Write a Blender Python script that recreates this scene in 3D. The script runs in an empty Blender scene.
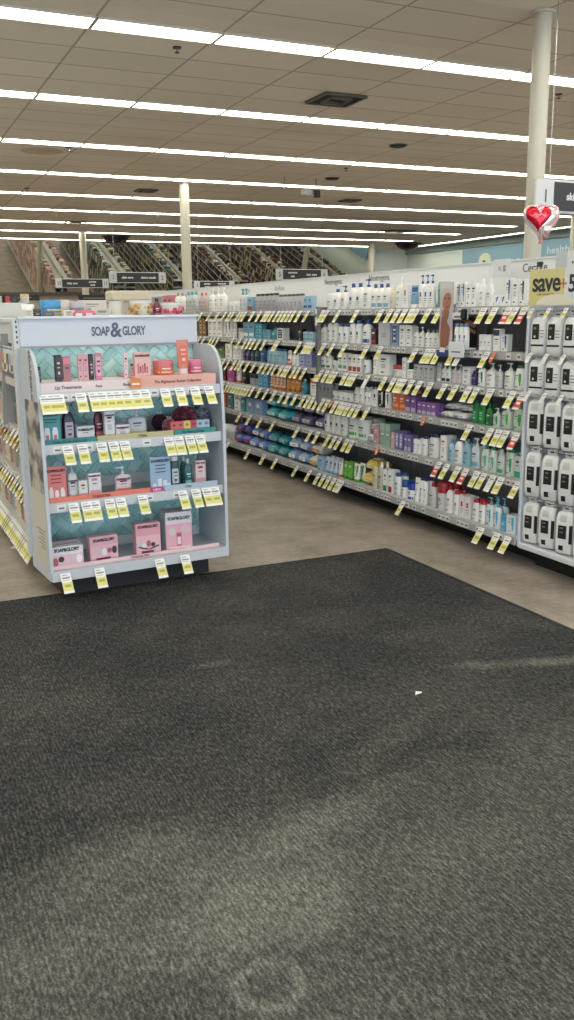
import bpy, math, random
from mathutils import Matrix, Vector
random.seed(7)
PI = math.pi
C = bpy.context.scene.collection
# ------------------------------------------------------------------ camera
H = 1.57; F = 890.0
def _axes(yaw, pitch, roll):
    y, p, r = map(math.radians, (yaw, pitch, roll))
    fw = Vector((math.sin(y)*math.cos(p), math.cos(y)*math.cos(p), -math.sin(p)))
    rt = Vector((math.cos(y), -math.sin(y), 0)); up = rt.cross(fw)
    c, s = math.cos(r), math.sin(r)
    return c*rt - s*up, s*rt + c*up, fw
RT, UP, FW = _axes(24.9, 12.48, 0.68)
cam = bpy.data.objects.new('camera', bpy.data.cameras.new('camera')); C.objects.link(cam)
cam.data.sensor_fit = 'HORIZONTAL'; cam.data.sensor_width = 36; cam.data.lens = F/574*36
cam.data.clip_start = .05; cam.data.clip_end = 200
cam.matrix_world = Matrix(((RT.x, UP.x, -FW.x, 0), (RT.y, UP.y, -FW.y, 0), (RT.z, UP.z, -FW.z, H), (0, 0, 0, 1)))
bpy.context.scene.camera = cam
# ------------------------------------------------------------------ light and exposure
vs = bpy.context.scene.view_settings
vs.view_transform = 'Standard'; vs.look = 'None'; vs.gamma = 1; vs.use_curve_mapping = False
vs.exposure = 0.0
TUBE = 12.6          # emission of the fluorescent diffusers
DAY = 215.0          # daylight through the shop front (W per window)
w = bpy.data.worlds.new('world'); bpy.context.scene.world = w; w.use_nodes = True
w.node_tree.nodes['Background'].inputs[0].default_value = (.55, .7, 1, 1)
w.node_tree.nodes['Background'].inputs[1].default_value = 1.0
for k, x in enumerate((-9.0, -3.5, 2.0, 7.5, 13.0)):
    la = bpy.data.lights.new('window_daylight', 'AREA'); la.shape = 'RECTANGLE'; la.size = 4.6; la.size_y = 2.7
    la.energy = DAY; la.color = (.78, .89, 1.0)
    lo = bpy.data.objects.new('window_daylight', la); C.objects.link(lo)
    lo.location = (x, -5.4, 1.6); lo.rotation_euler = (math.radians(90), 0, 0)
# area light faces its local -Z: rotate so that it looks along +Y
for o in C.objects:
    if o.type == 'LIGHT': o.rotation_euler = (math.radians(90), 0, 0); 

# ------------------------------------------------------------------ materials
def lin(c):
    return tuple(((v/255)/12.92 if v/255 <= .04045 else ((v/255+.055)/1.055)**2.4) for v in c)
_M = {}
def M(rgb, rough=.5, metal=0, trans=0, emit=0, bump=0):
    key = (tuple(rgb), rough, metal, trans, emit, bump)
    if key in _M: return _M[key]
    m = bpy.data.materials.new('mat_%d' % len(_M)); m.use_nodes = True
    nt = m.node_tree; b = nt.nodes['Principled BSDF']
    c = lin(rgb) if (emit or metal) else tuple(v*.78 for v in lin(rgb))
    b.inputs['Base Color'].default_value = (*c, 1)
    b.inputs['Roughness'].default_value = rough; b.inputs['Metallic'].default_value = metal
    if trans: b.inputs['Transmission Weight'].default_value = trans; b.inputs['IOR'].default_value = 1.25
    if emit:
        b.inputs['Emission Color'].default_value = (*c, 1); b.inputs['Emission Strength'].default_value = emit
    if not trans and not emit:      # a little procedural variation
        n = nt.nodes.new('ShaderNodeTexNoise'); n.inputs['Scale'].default_value = 9
        r = nt.nodes.new('ShaderNodeMapRange'); r.inputs['To Min'].default_value = rough*.85; r.inputs['To Max'].default_value = min(1, rough*1.15)
        nt.links.new(n.outputs['Fac'], r.inputs['Value']); nt.links.new(r.outputs['Result'], b.inputs['Roughness'])
    _M[key] = m; return m
def nodes(name):
    m = bpy.data.materials.new(name); m.use_nodes = True
    return m, m.node_tree, m.node_tree.nodes['Principled BSDF']
def mth(nt, op, a, b=None, c=None):
    n = nt.nodes.new('ShaderNodeMath'); n.operation = op
    for i, v in enumerate((a, b, c)):
        if v is None: continue
        if isinstance(v, (int, float)): n.inputs[i].default_value = v
        else: nt.links.new(v, n.inputs[i])
    return n.outputs[0]
def noise(nt, co, scale, detail=4, rough=.55):
    n = nt.nodes.new('ShaderNodeTexNoise'); n.inputs['Scale'].default_value = scale
    n.inputs['Detail'].default_value = detail; n.inputs['Roughness'].default_value = rough
    nt.links.new(co, n.inputs['Vector']); return n.outputs['Fac']
def ramp(nt, fac, stops):
    n = nt.nodes.new('ShaderNodeValToRGB'); e = n.color_ramp.elements
    while len(e) < len(stops): e.new(.5)
    for i, (p, c) in enumerate(stops):
        e[i].position = p; e[i].color = (*lin(c), 1)
    nt.links.new(fac, n.inputs[0]); return n.outputs[0]
def mix(nt, fac, a, b):
    n = nt.nodes.new('ShaderNodeMix'); n.data_type = 'RGBA'
    if isinstance(fac, (int, float)): n.inputs[0].default_value = fac
    else: nt.links.new(fac, n.inputs[0])
    for i, v in ((6, a), (7, b)):
        if isinstance(v, tuple): n.inputs[i].default_value = (*lin(v), 1)
        else: nt.links.new(v, n.inputs[i])
    return n.outputs[2]
def setbump(nt, b, h, dist, strength=1):
    n = nt.nodes.new('ShaderNodeBump'); n.inputs['Distance'].default_value = dist; n.inputs['Strength'].default_value = strength
    nt.links.new(h, n.inputs['Height']); nt.links.new(n.outputs[0], b.inputs['Normal'])
def geo(nt): return nt.nodes.new('ShaderNodeNewGeometry').outputs['Position']
def sepxyz(nt, v):
    n = nt.nodes.new('ShaderNodeSeparateXYZ'); nt.links.new(v, n.inputs[0]); return n.outputs

def carpet_mat():
    m, nt, b = nodes('ribbed_entrance_carpet'); p = geo(nt); s = sepxyz(nt, p)
    mp = nt.nodes.new('ShaderNodeMapping'); mp.inputs['Rotation'].default_value = (0, 0, math.radians(20)); mp.inputs['Scale'].default_value = (1, .42, 1)
    nt.links.new(p, mp.inputs['Vector']); pm = mp.outputs[0]      # pile lies along the walking direction
    fine = noise(nt, p, 240, 2, .7); mid = noise(nt, pm, 85, 3, .75); big = noise(nt, p, 1.6, 5, .6); huge = noise(nt, p, .55, 3, .5)
    # ribs run diagonally across the mat in a loose weave
    wv = nt.nodes.new('ShaderNodeTexWave'); wv.wave_type = 'BANDS'; wv.bands_direction = 'X'
    wv.inputs['Scale'].default_value = 24; wv.inputs['Distortion'].default_value = 5; wv.inputs['Detail'].default_value = 2; wv.inputs['Detail Scale'].default_value = 3
    nt.links.new(p, wv.inputs['Vector'])
    f = mth(nt, 'ADD', mth(nt, 'MULTIPLY', fine, .38), mth(nt, 'ADD', mth(nt, 'MULTIPLY', mid, .55), mth(nt, 'MULTIPLY', wv.outputs['Fac'], .07)))
    base = ramp(nt, f, [(.33, (10, 10, 11)), (.5, (43, 44, 45)), (.67, (92, 93, 93))])
    # trodden-in dust: broad worn zones and named patches with their own outline
    def blob(x, y, rx, ry, soft=.5, rot=0):
        dx = mth(nt, 'SUBTRACT', s[0], x); dy = mth(nt, 'SUBTRACT', s[1], y)
        c, q = math.cos(rot), math.sin(rot)
        u = mth(nt, 'ADD', mth(nt, 'MULTIPLY', dx, c/rx), mth(nt, 'MULTIPLY', dy, q/rx))
        v = mth(nt, 'ADD', mth(nt, 'MULTIPLY', dx, -q/ry), mth(nt, 'MULTIPLY', dy, c/ry))
        d = mth(nt, 'SQRT', mth(nt, 'ADD', mth(nt, 'MULTIPLY', u, u), mth(nt, 'MULTIPLY', v, v)))
        d = mth(nt, 'ADD', d, mth(nt, 'MULTIPLY', mth(nt, 'SUBTRACT', noise(nt, p, 4.5, 4, .6), .5), 1.5))
        r = nt.nodes.new('ShaderNodeMapRange'); r.inputs['From Min'].default_value = 1; r.inputs['From Max'].default_value = 1-soft
        nt.links.new(d, r.inputs['Value']); return r.outputs['Result']
    dust = mth(nt, 'MULTIPLY', blob(CARPET_SPOTS[0][0], CARPET_SPOTS[0][1], .42, .30, .8), .75)
    for (x, y, rx, ry, k, rot) in CARPET_SPOTS[1:]:
        dust = mth(nt, 'MAXIMUM', dust, mth(nt, 'MULTIPLY', blob(x, y, rx, ry, .8, rot), k))
    def ring(x, y, r, wd, k):
        dx = mth(nt, 'SUBTRACT', s[0], x); dy = mth(nt, 'SUBTRACT', s[1], y)
        d = mth(nt, 'SQRT', mth(nt, 'ADD', mth(nt, 'MULTIPLY', dx, dx), mth(nt, 'MULTIPLY', dy, dy)))
        d = mth(nt, 'ADD', d, mth(nt, 'MULTIPLY', mth(nt, 'SUBTRACT', noise(nt, p, 9, 3, .6), .5), r*.7))
        q = nt.nodes.new('ShaderNodeMapRange'); q.inputs['From Min'].default_value = wd; q.inputs['From Max'].default_value = 0
        nt.links.new(mth(nt, 'ABSOLUTE', mth(nt, 'SUBTRACT', d, r)), q.inputs['Value']); return mth(nt, 'MULTIPLY', q.outputs[0], k)
    for (x, y, r, wd, k) in CARPET_RINGS: dust = mth(nt, 'MAXIMUM', dust, ring(x, y, r, wd, k))
    worn = nt.nodes.new('ShaderNodeMapRange'); worn.inputs['From Min'].default_value = .42; worn.inputs['From Max'].default_value = .62
    nt.links.new(big, worn.inputs['Value'])
    dust = mth(nt, 'MAXIMUM', dust, mth(nt, 'MULTIPLY', worn.outputs[0], .22))
    near = nt.nodes.new('ShaderNodeMapRange'); near.inputs['From Min'].default_value = 2.48; near.inputs['From Max'].default_value = 2.28
    nt.links.new(mth(nt, 'ADD', s[1], mth(nt, 'MULTIPLY', mth(nt, 'SUBTRACT', noise(nt, p, 2.6, 4, .6), .5), .55)), near.inputs['Value'])
    dust = mth(nt, 'ADD', dust, mth(nt, 'MULTIPLY', near.outputs[0], .34))
    dusty = ramp(nt, f, [(.33, (48, 48, 47)), (.5, (94, 94, 89)), (.67, (140, 140, 132))])
    nt.links.new(mix(nt, dust, base, dusty), b.inputs['Base Color'])
    b.inputs['Roughness'].default_value = .95; b.inputs['Specular IOR Level'].default_value = .15
    setbump(nt, b, f, .012, .8); return m
def floor_mat():
    m, nt, b = nodes('mottled_vinyl_floor'); p = geo(nt)
    a = noise(nt, p, 3.2, 8, .65); c = noise(nt, p, 26, 4, .6)
    f = mth(nt, 'ADD', mth(nt, 'MULTIPLY', a, .7), mth(nt, 'MULTIPLY', c, .3))
    br = nt.nodes.new('ShaderNodeTexBrick'); br.offset = 0; br.inputs['Scale'].default_value = 1
    br.inputs['Brick Width'].default_value = .61; br.inputs['Row Height'].default_value = .61; br.inputs['Mortar Size'].default_value = .002
    nt.links.new(p, br.inputs['Vector'])
    col = ramp(nt, f, [(.34, (112, 103, 95)), (.52, (143, 133, 124)), (.70, (166, 156, 146))])
    nt.links.new(mix(nt, mth(nt, 'MULTIPLY', br.outputs['Fac'], .35), col, (90, 84, 76)), b.inputs['Base Color'])
    b.inputs['Roughness'].default_value = .5; b.inputs['Specular IOR Level'].default_value = .3
    return m
def ceiling_mat():
    m, nt, b = nodes('suspended_ceiling_tiles'); p = geo(nt); s = sepxyz(nt, p)
    def line(v, off, per, wd):
        q = mth(nt, 'FRACT', mth(nt, 'DIVIDE', mth(nt, 'SUBTRACT', v, off), per))
        return mth(nt, 'LESS_THAN', q, wd/per)
    lx = line(s[0], 2.20-.02, 1.22, .026)
    fy = mth(nt, 'MULTIPLY', mth(nt, 'FRACT', mth(nt, 'DIVIDE', mth(nt, 'SUBTRACT', s[1], 8.665), 3.01)), 3.01)
    q = mth(nt, 'FRACT', mth(nt, 'DIVIDE', mth(nt, 'SUBTRACT', fy, .35-.0), .665))
    ly = mth(nt, 'LESS_THAN', q, .038)
    ln = mth(nt, 'MAXIMUM', lx, ly)
    # tile-to-tile tone
    wn = nt.nodes.new('ShaderNodeTexWhiteNoise'); wn.noise_dimensions = '2D'
    cb = nt.nodes.new('ShaderNodeCombineXYZ')
    nt.links.new(mth(nt, 'FLOOR', mth(nt, 'DIVIDE', mth(nt, 'SUBTRACT', s[0], 2.18), 1.22)), cb.inputs[0])
    nt.links.new(mth(nt, 'FLOOR', mth(nt, 'DIVIDE', mth(nt, 'SUBTRACT', s[1], 9.015), .6675)), cb.inputs[1])
    nt.links.new(cb.outputs[0], wn.inputs['Vector'])
    tone = mix(nt, wn.outputs['Value'], (201, 194, 181), (211, 204, 192))
    speck = noise(nt, p, 30, 4, .7)
    tone = mix(nt, mth(nt, 'MULTIPLY', mth(nt, 'SUBTRACT', 1, speck), .25), tone, (168, 160, 146))
    # one old water stain
    dx = mth(nt, 'SUBTRACT', s[0], 2.95); dy = mth(nt, 'SUBTRACT', s[1], 15.7)
    d = mth(nt, 'SQRT', mth(nt, 'ADD', mth(nt, 'MULTIPLY', dx, dx), mth(nt, 'MULTIPLY', dy, dy)))
    st = mth(nt, 'LESS_THAN', d, .34)
    tone = mix(nt, mth(nt, 'MULTIPLY', st, .5), tone, (150, 124, 84))
    nt.links.new(mix(nt, ln, tone, (158, 151, 138)), b.inputs['Base Color'])
    b.inputs['Roughness'].default_value = .95; b.inputs['Specular IOR Level'].default_value = .1
    setbump(nt, b, speck, .004, .4); return m
def photo_mat(name, dark, light, scale, lo=.42, hi=.58):
    m, nt, b = nodes(name); p = geo(nt)
    nt.links.new(ramp(nt, noise(nt, p, scale, 3, .5), [(lo, dark), (hi, light)]), b.inputs['Base Color'])
    b.inputs['Roughness'].default_value = .45; return m

WHITE = M((226, 230, 234), .4); PANEL = M((216, 222, 229), .45); SHELF = M((196, 198, 200), .45)
RAIL = M((176, 177, 178), .45); INSERT = M((228, 227, 222), .5); BACK = M((150, 151, 153), .7)
BLACK = M((14, 14, 15), .6); INK = M((42, 46, 58), .6); YEL = M((222, 218, 130), .55); TAGW = M((238, 238, 232), .5)
GREYINK = M((120, 122, 126), .6); RED = M((196, 40, 44), .5); ORANGE = M((232, 118, 44), .5); DARK = M((38, 40, 44), .5)
CREAM = M((218, 212, 194), .55); CHROME = M((190, 190, 190), .25, 1)

# ------------------------------------------------------------------ geometry helpers
class B:
    """collects shapes with a material each and becomes ONE mesh"""
    def __init__(s): s.v = []; s.f = []; s.mi = []; s.mats = []; s.sm = []
    def m(s, mat):
        if mat not in s.mats: s.mats.append(mat)
        return s.mats.index(mat)
    def add(s, vs, fs, mat, smooth=False):
        o = len(s.v); s.v += [tuple(v) for v in vs]; i = s.m(mat)
        for f in fs: s.f.append(tuple(o+k for k in f)); s.mi.append(i); s.sm.append(smooth)
        return s
    def box(s, x0, x1, y0, y1, z0, z1, mat, bev=0):
        if x1 < x0: x0, x1 = x1, x0
        if y1 < y0: y0, y1 = y1, y0
        if z1 < z0: z0, z1 = z1, z0
        if bev <= 0:
            v = [(x, y, z) for z in (z0, z1) for y in (y0, y1) for x in (x0, x1)]
            return s.add(v, [(0, 2, 3, 1), (4, 5, 7, 6), (0, 1, 5, 4), (2, 6, 7, 3), (0, 4, 6, 2), (1, 3, 7, 5)], mat)
        b = min(bev, (x1-x0)*.45, (y1-y0)*.45, (z1-z0)*.45); rings = []
        for z, i in ((z0, b), (z0+b, 0), (z1-b, 0), (z1, b)):
            c = b if i == 0 else b*1.6
            c = min(c, (x1-x0)*.48, (y1-y0)*.48)
            X0, X1, Y0, Y1 = x0+i*.6, x1-i*.6, y0+i*.6, y1-i*.6
            rings.append([(X0+c, Y0, z), (X1-c, Y0, z), (X1, Y0+c, z), (X1, Y1-c, z), (X1-c, Y1, z), (X0+c, Y1, z), (X0, Y1-c, z), (X0, Y0+c, z)])
        return s.rings(rings, mat, smooth=False)
    def rings(s, rings, mat, smooth=True, cap=True):
        n = len(rings[0]); v = [p for r in rings for p in r]; f = []
        for k in range(len(rings)-1):
            for i in range(n):
                j = (i+1) % n; f.append((k*n+i, k*n+j, (k+1)*n+j, (k+1)*n+i))
        s.add(v, f, mat, smooth)
        if cap:
            s.add(rings[0][::-1], [tuple(range(n))], mat); s.add(rings[-1], [tuple(range(n))], mat)
        return s
    def cyl(s, x, y, z0, z1, r, mat, n=14, r1=None):
        r1 = r if r1 is None else r1
        return s.rings([[(x+q*math.cos(2*PI*i/n), y+q*math.sin(2*PI*i/n), z) for i in range(n)] for z, q in ((z0, r), (z1, r1))], mat)
    def tube(s, pts, r, mat, n=8):
        rg = []
        for k, p in enumerate(pts):
            p = Vector(p); a = Vector(pts[max(0, k-1)]); b = Vector(pts[min(len(pts)-1, k+1)])
            d = (b-a).normalized(); u = d.orthogonal().normalized()
            if k:   # keep frames steady
                u = (pu - d*pu.dot(d)).normalized()
            pu = u; w = d.cross(u)
            rg.append([tuple(p+u*r*math.cos(2*PI*i/n)+w*r*math.sin(2*PI*i/n)) for i in range(n)])
        return s.rings(rg, mat)
    def prism(s, poly, axis, a, b, mat):
        """poly = 2-D outline; axis = 'x' | 'y' | 'z' gives the extrusion axis"""
        def P(p, t): return {'x': (t, p[0], p[1]), 'y': (p[0], t, p[1]), 'z': (p[0], p[1], t)}[axis]
        return s.rings([[P(p, a) for p in poly], [P(p, b) for p in poly]], mat, smooth=False)
    def mesh(s, name):
        me = bpy.data.meshes.new(name); me.from_pydata(s.v, [], s.f)
        for m in s.mats: me.materials.append(m)
        me.polygons.foreach_set('material_index', s.mi); me.polygons.foreach_set('use_smooth', s.sm)
        me.update(); return me
    def obj(s, name, parent=None, loc=None, rz=0):
        o = bpy.data.objects.new(name, s.mesh(name)); C.objects.link(o)
        if parent: o.parent = parent
        if loc: o.location = loc
        if rz: o.rotation_euler.z = rz
        return o
OW = ['first', 'second', 'third', 'fourth', 'fifth', 'sixth', 'seventh', 'eighth', 'ninth', 'tenth', 'eleventh', 'twelfth', 'thirteenth', 'fourteenth', 'fifteenth', 'sixteenth', 'seventeenth', 'eighteenth', 'nineteenth', 'twentieth']
OW += ['twenty-'+w_ for w_ in OW[:9]]+['thirtieth']+['thirty-'+w_ for w_ in OW[:9]]+['fortieth']+['forty-'+w_ for w_ in OW[:9]]
_labels = {}
def tag(o, label, cat, group=None):
    n = len(label.split())
    if not 4 <= n <= 16: print('LABEL LENGTH', n, label)
    if label in _labels and (_labels[label] != group or group is None): print('DUP LABEL', label)
    _labels[label] = group
    o['label'] = label; o['category'] = cat
    if group: o['group'] = group
    return o
def struct(o): o['kind'] = 'structure'; return o
def root(name, loc, rz=0):
    o = bpy.data.objects.new(name, None); C.objects.link(o); o.location = loc; o.rotation_euler.z = rz; o.empty_display_size = .1
    return o
def dup(o, loc, rz=None, parent=None):
    c = o.copy(); C.objects.link(c)
    if parent: c.parent = parent
    else:
        c.location = loc
        if rz is not None: c.rotation_euler.z = rz
    for ch in o.children:
        dup(ch, None, None, c)
    return c
_txt = {}
def text_geo(body, size, bold=0.0, spacing=1.0, wscale=1.0):
    key = (body, size, bold, spacing, wscale)
    if key in _txt: return _txt[key]
    cu = bpy.data.curves.new('t', 'FONT'); cu.body = body; cu.size = size; cu.offset = bold; cu.space_character = spacing
    cu.align_x = 'CENTER'; cu.align_y = 'CENTER'; cu.extrude = .0006; cu.resolution_u = 3
    o = bpy.data.objects.new('t', cu); C.objects.link(o)
    dg = bpy.context.evaluated_depsgraph_get(); me = bpy.data.meshes.new_from_object(o.evaluated_get(dg))
    v = [(p.co.x*wscale, p.co.y, p.co.z) for p in me.vertices]; f = [tuple(p.vertices) for p in me.polygons]
    bpy.data.objects.remove(o); bpy.data.curves.remove(cu); bpy.data.meshes.remove(me)
    _txt[key] = (v, f); return v, f
def put_text(b, body, x, y, z, size, mat, bold=0.0, spacing=1.0, wscale=1.0):
    """lettering standing on a face that looks along local -Y"""
    v, f = text_geo(body, size, bold, spacing, wscale)
    b.add([(x+p[0], y-p[2]-.0007, z+p[1]) for p in v], f, mat)

# picture geometry -> place on a real plane
def ray(px, py): return FW*F + RT*(px-287) - UP*(py-510)
def at(px, py, axis, val):
    d = ray(px, py); o = Vector((0, 0, H)); t = (val-o[axis])/d[axis]; return o+d*t

# ------------------------------------------------------------------ structure
CEIL = 4.2; XL, XR, YF, YB = -14.0, 21.8, -5.0, 34.2
def spot(px, py): p = at(px, py, 2, .01); return p.x, p.y
CARPET_SPOTS = [(*spot(255, 905), .42, .30, .8, 0),
    (*spot(320, 905), .22, .10, .75, .9), (*spot(268, 930), .26, .10, .55, .4), (*spot(150, 945), .25, .15, .45, .2), (*spot(290, 840), .55, .16, .55, .35),
    (*spot(540, 662), .55, .07, .8, -.35), (*spot(500, 664), .2, .07, .6, -.2), (*spot(215, 664), .12, .06, .45, 0), (*spot(150, 850), .5, .25, .35, .3),
    (*spot(400, 730), .7, .12, .3, .5), (*spot(440, 860), .5, .3, .25, .2), (*spot(25, 677), .05, .03, .5, 0), (*spot(70, 955), .35, .2, .35, 0)]
CARPET_RINGS = [(*spot(268, 985), .075, .03, .8), (*spot(312, 895), .08, .03, .75), (*spot(340, 802), .045, .02, .6), (*spot(395, 860), .07, .02, .35), (*spot(160, 930), .14, .03, .5)]
struct(B().box(XL, XR, YF, YB, -.1, 0, floor_mat()).obj('floor'))
struct(B().box(XL, XR, YF, YB, CEIL, CEIL+.1, ceiling_mat()).obj('ceiling'))
TEAL = M((240, 252, 248), .7); TEALD = M((160, 178, 174), .7); OFFW = M((206, 202, 190), .7)
b = B(); b.box(XL, XR, YB, YB+.1, 2.35, CEIL, TEAL); b.box(XL, XR, YB, YB+.1, 0, 2.35, OFFW); struct(b.obj('wall_back'))
b = B(); b.box(XR, XR+.1, YF, YB, 0, 3.97, TEAL); b.box(XR-.12, XR+.1, YF, YB, 3.97, CEIL, TEALD); struct(b.obj('wall_right'))
struct(B().box(XL-.1, XL, YF, YB, 0, CEIL, OFFW).obj('wall_left'))
b = B()
b.box(XL, XR, YF-.1, YF, 2.95, CEIL, OFFW); b.box(XL, XR, YF-.1, YF, 0, .25, OFFW)
for x0, x1 in ((XL, -11.3), (-6.7, -5.8), (-1.2, -.3), (4.3, 5.2), (9.8, 10.7), (15.3, XR)): b.box(x0, x1, YF-.1, YF, .25, 2.95, OFFW)
struct(b.obj('wall_front'))
glass = M((240, 246, 248), .02, 0, 1.0)
for k, x in enumerate((-9.0, -3.5, 2.0, 7.5, 13.0)):
    f = B()
    for a, c in ((-2.3, -2.24), (-.03, .03), (2.24, 2.3)): f.box(x+a, x+c, YF-.09, YF-.01, .25, 2.95, CHROME)
    f.box(x-2.3, x+2.3, YF-.09, YF-.01, .25, .31, CHROME); f.box(x-2.3, x+2.3, YF-.09, YF-.01, 2.89, 2.95, CHROME)
    struct(f.obj('window_%d' % (k+1)))
# columns
def column(x, y, r, label):
    t = root('support_column', (x, y, 0)); b = B(); b.cyl(0, 0, 0, CEIL-.001, r, M((206, 203, 188), .45), 28); b.obj('shaft', t)
    B().cyl(0, 0, CEIL-.02, CEIL-.002, r+.03, M((214, 208, 192), .5), 28).obj('collar', t)
    tag(t, label, 'column', 'round cream support columns')
column(5.86, 7.0, .082, 'nearest round cream column, behind the heart balloon')
column(6.22, 18.2, .10, 'round cream column rising behind the pink and white display unit')
column(6.72, 29.9, .11, 'thin far cream column in front of the left mirror section')
column(18.06, 30.9, .12, 'thin far cream column at the right end of the slanted mirror')
column(18.75, 20.6, .12, 'cream column at the right picture edge below the aisle 1 sign')

# ------------------------------------------------------------------ ceiling lights
DIFF = M((255, 250, 232), .5, 0, 0, TUBE)
def fixture(L=1.205):
    t = root('ceiling_light', (0, 0, CEIL)); b = B()
    for y0, y1 in ((-.175, -.155), (.155, .175)): b.box(-L/2, L/2, y0, y1, -.02, -.001, M((222, 218, 206), .5))
    for s in (-1, 1): b.box(s*L/2-.012*s, s*L/2, -.155, .155, -.02, -.001, M((222, 218, 206), .5))
    b.obj('frame', t); B().box(-L/2+.012, L/2-.012, -.155, .155, -.012, -.001, DIFF).obj('diffuser', t)
    return t
names = ['nearest', 'second', 'third', 'fourth', 'fifth', 'sixth', 'seventh', 'eighth', 'farthest']
proto = None
for k in range(9):
    Y = 8.84+3.01*k
    i0 = int((.10*Y-2.2)/1.22)-1
    i = i0
    while True:
        X = 2.2+.61+1.22*i
        if X > min(19.3, .80*Y+2.2): break
        if proto is None: t = proto = fixture(); t.location = (X, Y, CEIL)
        else: t = dup(proto, (X, Y, CEIL))
        tag(t, 'glowing ceiling panel, %s from the left in the %s row of lights' % (OW[i-i0], names[k]), 'ceiling light', 'ceiling panels of the %s light row' % names[k])
        i += 1
    # unseen remainder of the row
    xe = 2.2+1.22*i0
    if xe > XL+1:
        t = fixture(xe-.02-XL-.6); t.location = ((xe+XL+.6)/2, Y, CEIL)
        tag(t, 'unbroken run of ceiling panels continuing the %s row leftwards' % names[k], 'ceiling light')
    xs = 2.2+1.22*i
    if xs < 18.5:
        t = fixture(19.2-xs); t.location = ((19.2+xs)/2, Y, CEIL); tag(t, 'unbroken run of ceiling panels continuing the %s row rightwards' % names[k], 'ceiling light')
for k in (-4, -3, -2, -1):
    t = fixture(32.5); t.location = (2.9, 8.84+3.01*k, CEIL)
    tag(t, 'long run of ceiling panels overhead, %s row before the visible ones' % ('first', 'second', 'third', 'fourth')[-k-1], 'ceiling light')
t = root('perimeter_light', (20.95, 12, CEIL)); B().box(-.11, .11, -14, 20.9, -.02, -.001, DIFF).obj('diffuser', t)
b = B(); b.box(-.14, -.11, -14, 20.9, -.03, -.001, PANEL); b.box(.11, .14, -14, 20.9, -.03, -.001, PANEL); b.obj('frame', t)
tag(t, 'long light strip running along the teal right wall', 'ceiling light')

# ceiling bits
def vent(px, py, s, label):
    p = at(px, py, 2, CEIL); t = root('air_diffuser', (p.x, p.y, CEIL)); b = B()
    for q in (1, .5):
        for a in (-1, 1):
            b.box(-s*q, s*q, a*s*q-.018, a*s*q+.018, -.02-.012/q, -.001, M((96, 92, 84), .5)); b.box(a*s*q-.018, a*s*q+.018, -s*q, s*q, -.02-.012/q, -.001, M((96, 92, 84), .5))
    b.obj('louvre', t); B().box(-s, s, -s, s, -.006, -.001, BLACK).obj('throat', t)
    tag(t, label, 'air vent', 'square ceiling air diffusers')
vent(336, 98.5, .28, 'nearest square ceiling air diffuser, between first and second light rows')
vent(146, 190, .2, 'ceiling air diffuser just left of the middle column top')
vent(350, 200, .2, 'ceiling air diffuser right of the hanging camera cluster')
vent(75, 222, .28, 'far ceiling air diffuser beside the top of the thin left column')
vent(395, 231, .5, 'farthest dark ceiling air diffuser, left of the black dome')
def sprinkler(px, py, label, s=1):
    p = at(px, py, 2, CEIL); t = root('sprinkler', (p.x, p.y, CEIL)); B().cyl(0, 0, -.012, -.001, .045*s, DARK, 16).obj('escutcheon', t)
    b = B(); b.cyl(0, 0, -.05*s, -.012, .012*s, CHROME, 10); b.cyl(0, 0, -.056*s, -.05*s, .025*s, DARK, 12); b.obj('head', t)
    tag(t, label, 'sprinkler', 'ceiling sprinklers')
for px, py, l, s in ((177, 47, 'dark ceiling sprinkler between the two nearest light rows', 1), (69, 147, 'ceiling sprinkler left, beside the brown water stain', 1.2), (27, 188, 'small far ceiling sprinkler near the left picture edge', 1.3),
                  (346, 168, 'tiny ceiling sprinkler right of the flat black ceiling speaker', 1), (559, 94, 'dark ceiling sprinkler just right of the nearest column', 1), (317, 204, 'very small far sprinkler below the hanging camera cluster', 1.3), (251, 201, 'small far sprinkler left of the hanging camera cluster', 1.3)):
    sprinkler(px, py, l, s)
def spk(px, py, r, label):
    p = at(px, py, 2, CEIL); t = root('ceiling_speaker', (p.x, p.y, CEIL)); B().cyl(0, 0, -.014, -.001, r, M((96, 92, 84), .6), 24).obj('rim', t); B().cyl(0, 0, -.03, -.012, r*.8, BLACK, 24).obj('grille', t)
    tag(t, label, 'ceiling speaker', 'round dark ceiling speakers')
spk(398, 145, .15, 'round dark ceiling speaker nearest, left of the big column')
spk(332, 178, .15, 'round dark ceiling speaker above the hanging camera cluster')
def dome(px, py, r, label, z=CEIL):
    p = at(px, py, 2, CEIL); t = root('camera_dome', (p.x, p.y, CEIL)); b = B()
    b.rings([[(q*math.cos(2*PI*i/20), q*math.sin(2*PI*i/20), z_) for i in range(20)] for z_, q in ((-.001, r), (-.1, r*.98), (-.2, r*.8), (-.27, r*.45), (-.29, .02))], M((20, 20, 22), .15)); b.obj('dome', t)
    B().cyl(0, 0, -.04, -.001, r*1.15, DARK, 20).obj('mounting_ring', t)
    tag(t, label, 'security camera', 'black security domes')
dome(116, 246 - 10, .42, 'black security dome hanging above the left aisle 1 sign')
dome(408, 243, .46, 'black security dome hanging before the teal back wall')
# hanging camera cluster
p = at(316, 178, 2, CEIL); t = root('hanging_camera', (p.x, p.y, CEIL)); b = B()
b.tube([(0, 0, -.001), (0, 0, -.34)], .012, CHROME); b.tube([(-.7, 0, -.001), (-.7, 0, -.26)], .01, CHROME); b.tube([(-.7, 0, -.24), (.02, 0, -.24)], .012, CHROME); b.obj('bracket', t)
B().box(-.32, -.12, -.06, .06, -.33, -.22, WHITE, .02).obj('camera_body', t); B().cyl(.02, 0, -.37, -.24, .07, DARK, 16).obj('lens_ring', t)
tag(t, 'white camera on a short bracket hanging in the fifth light row', 'security camera')

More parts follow.
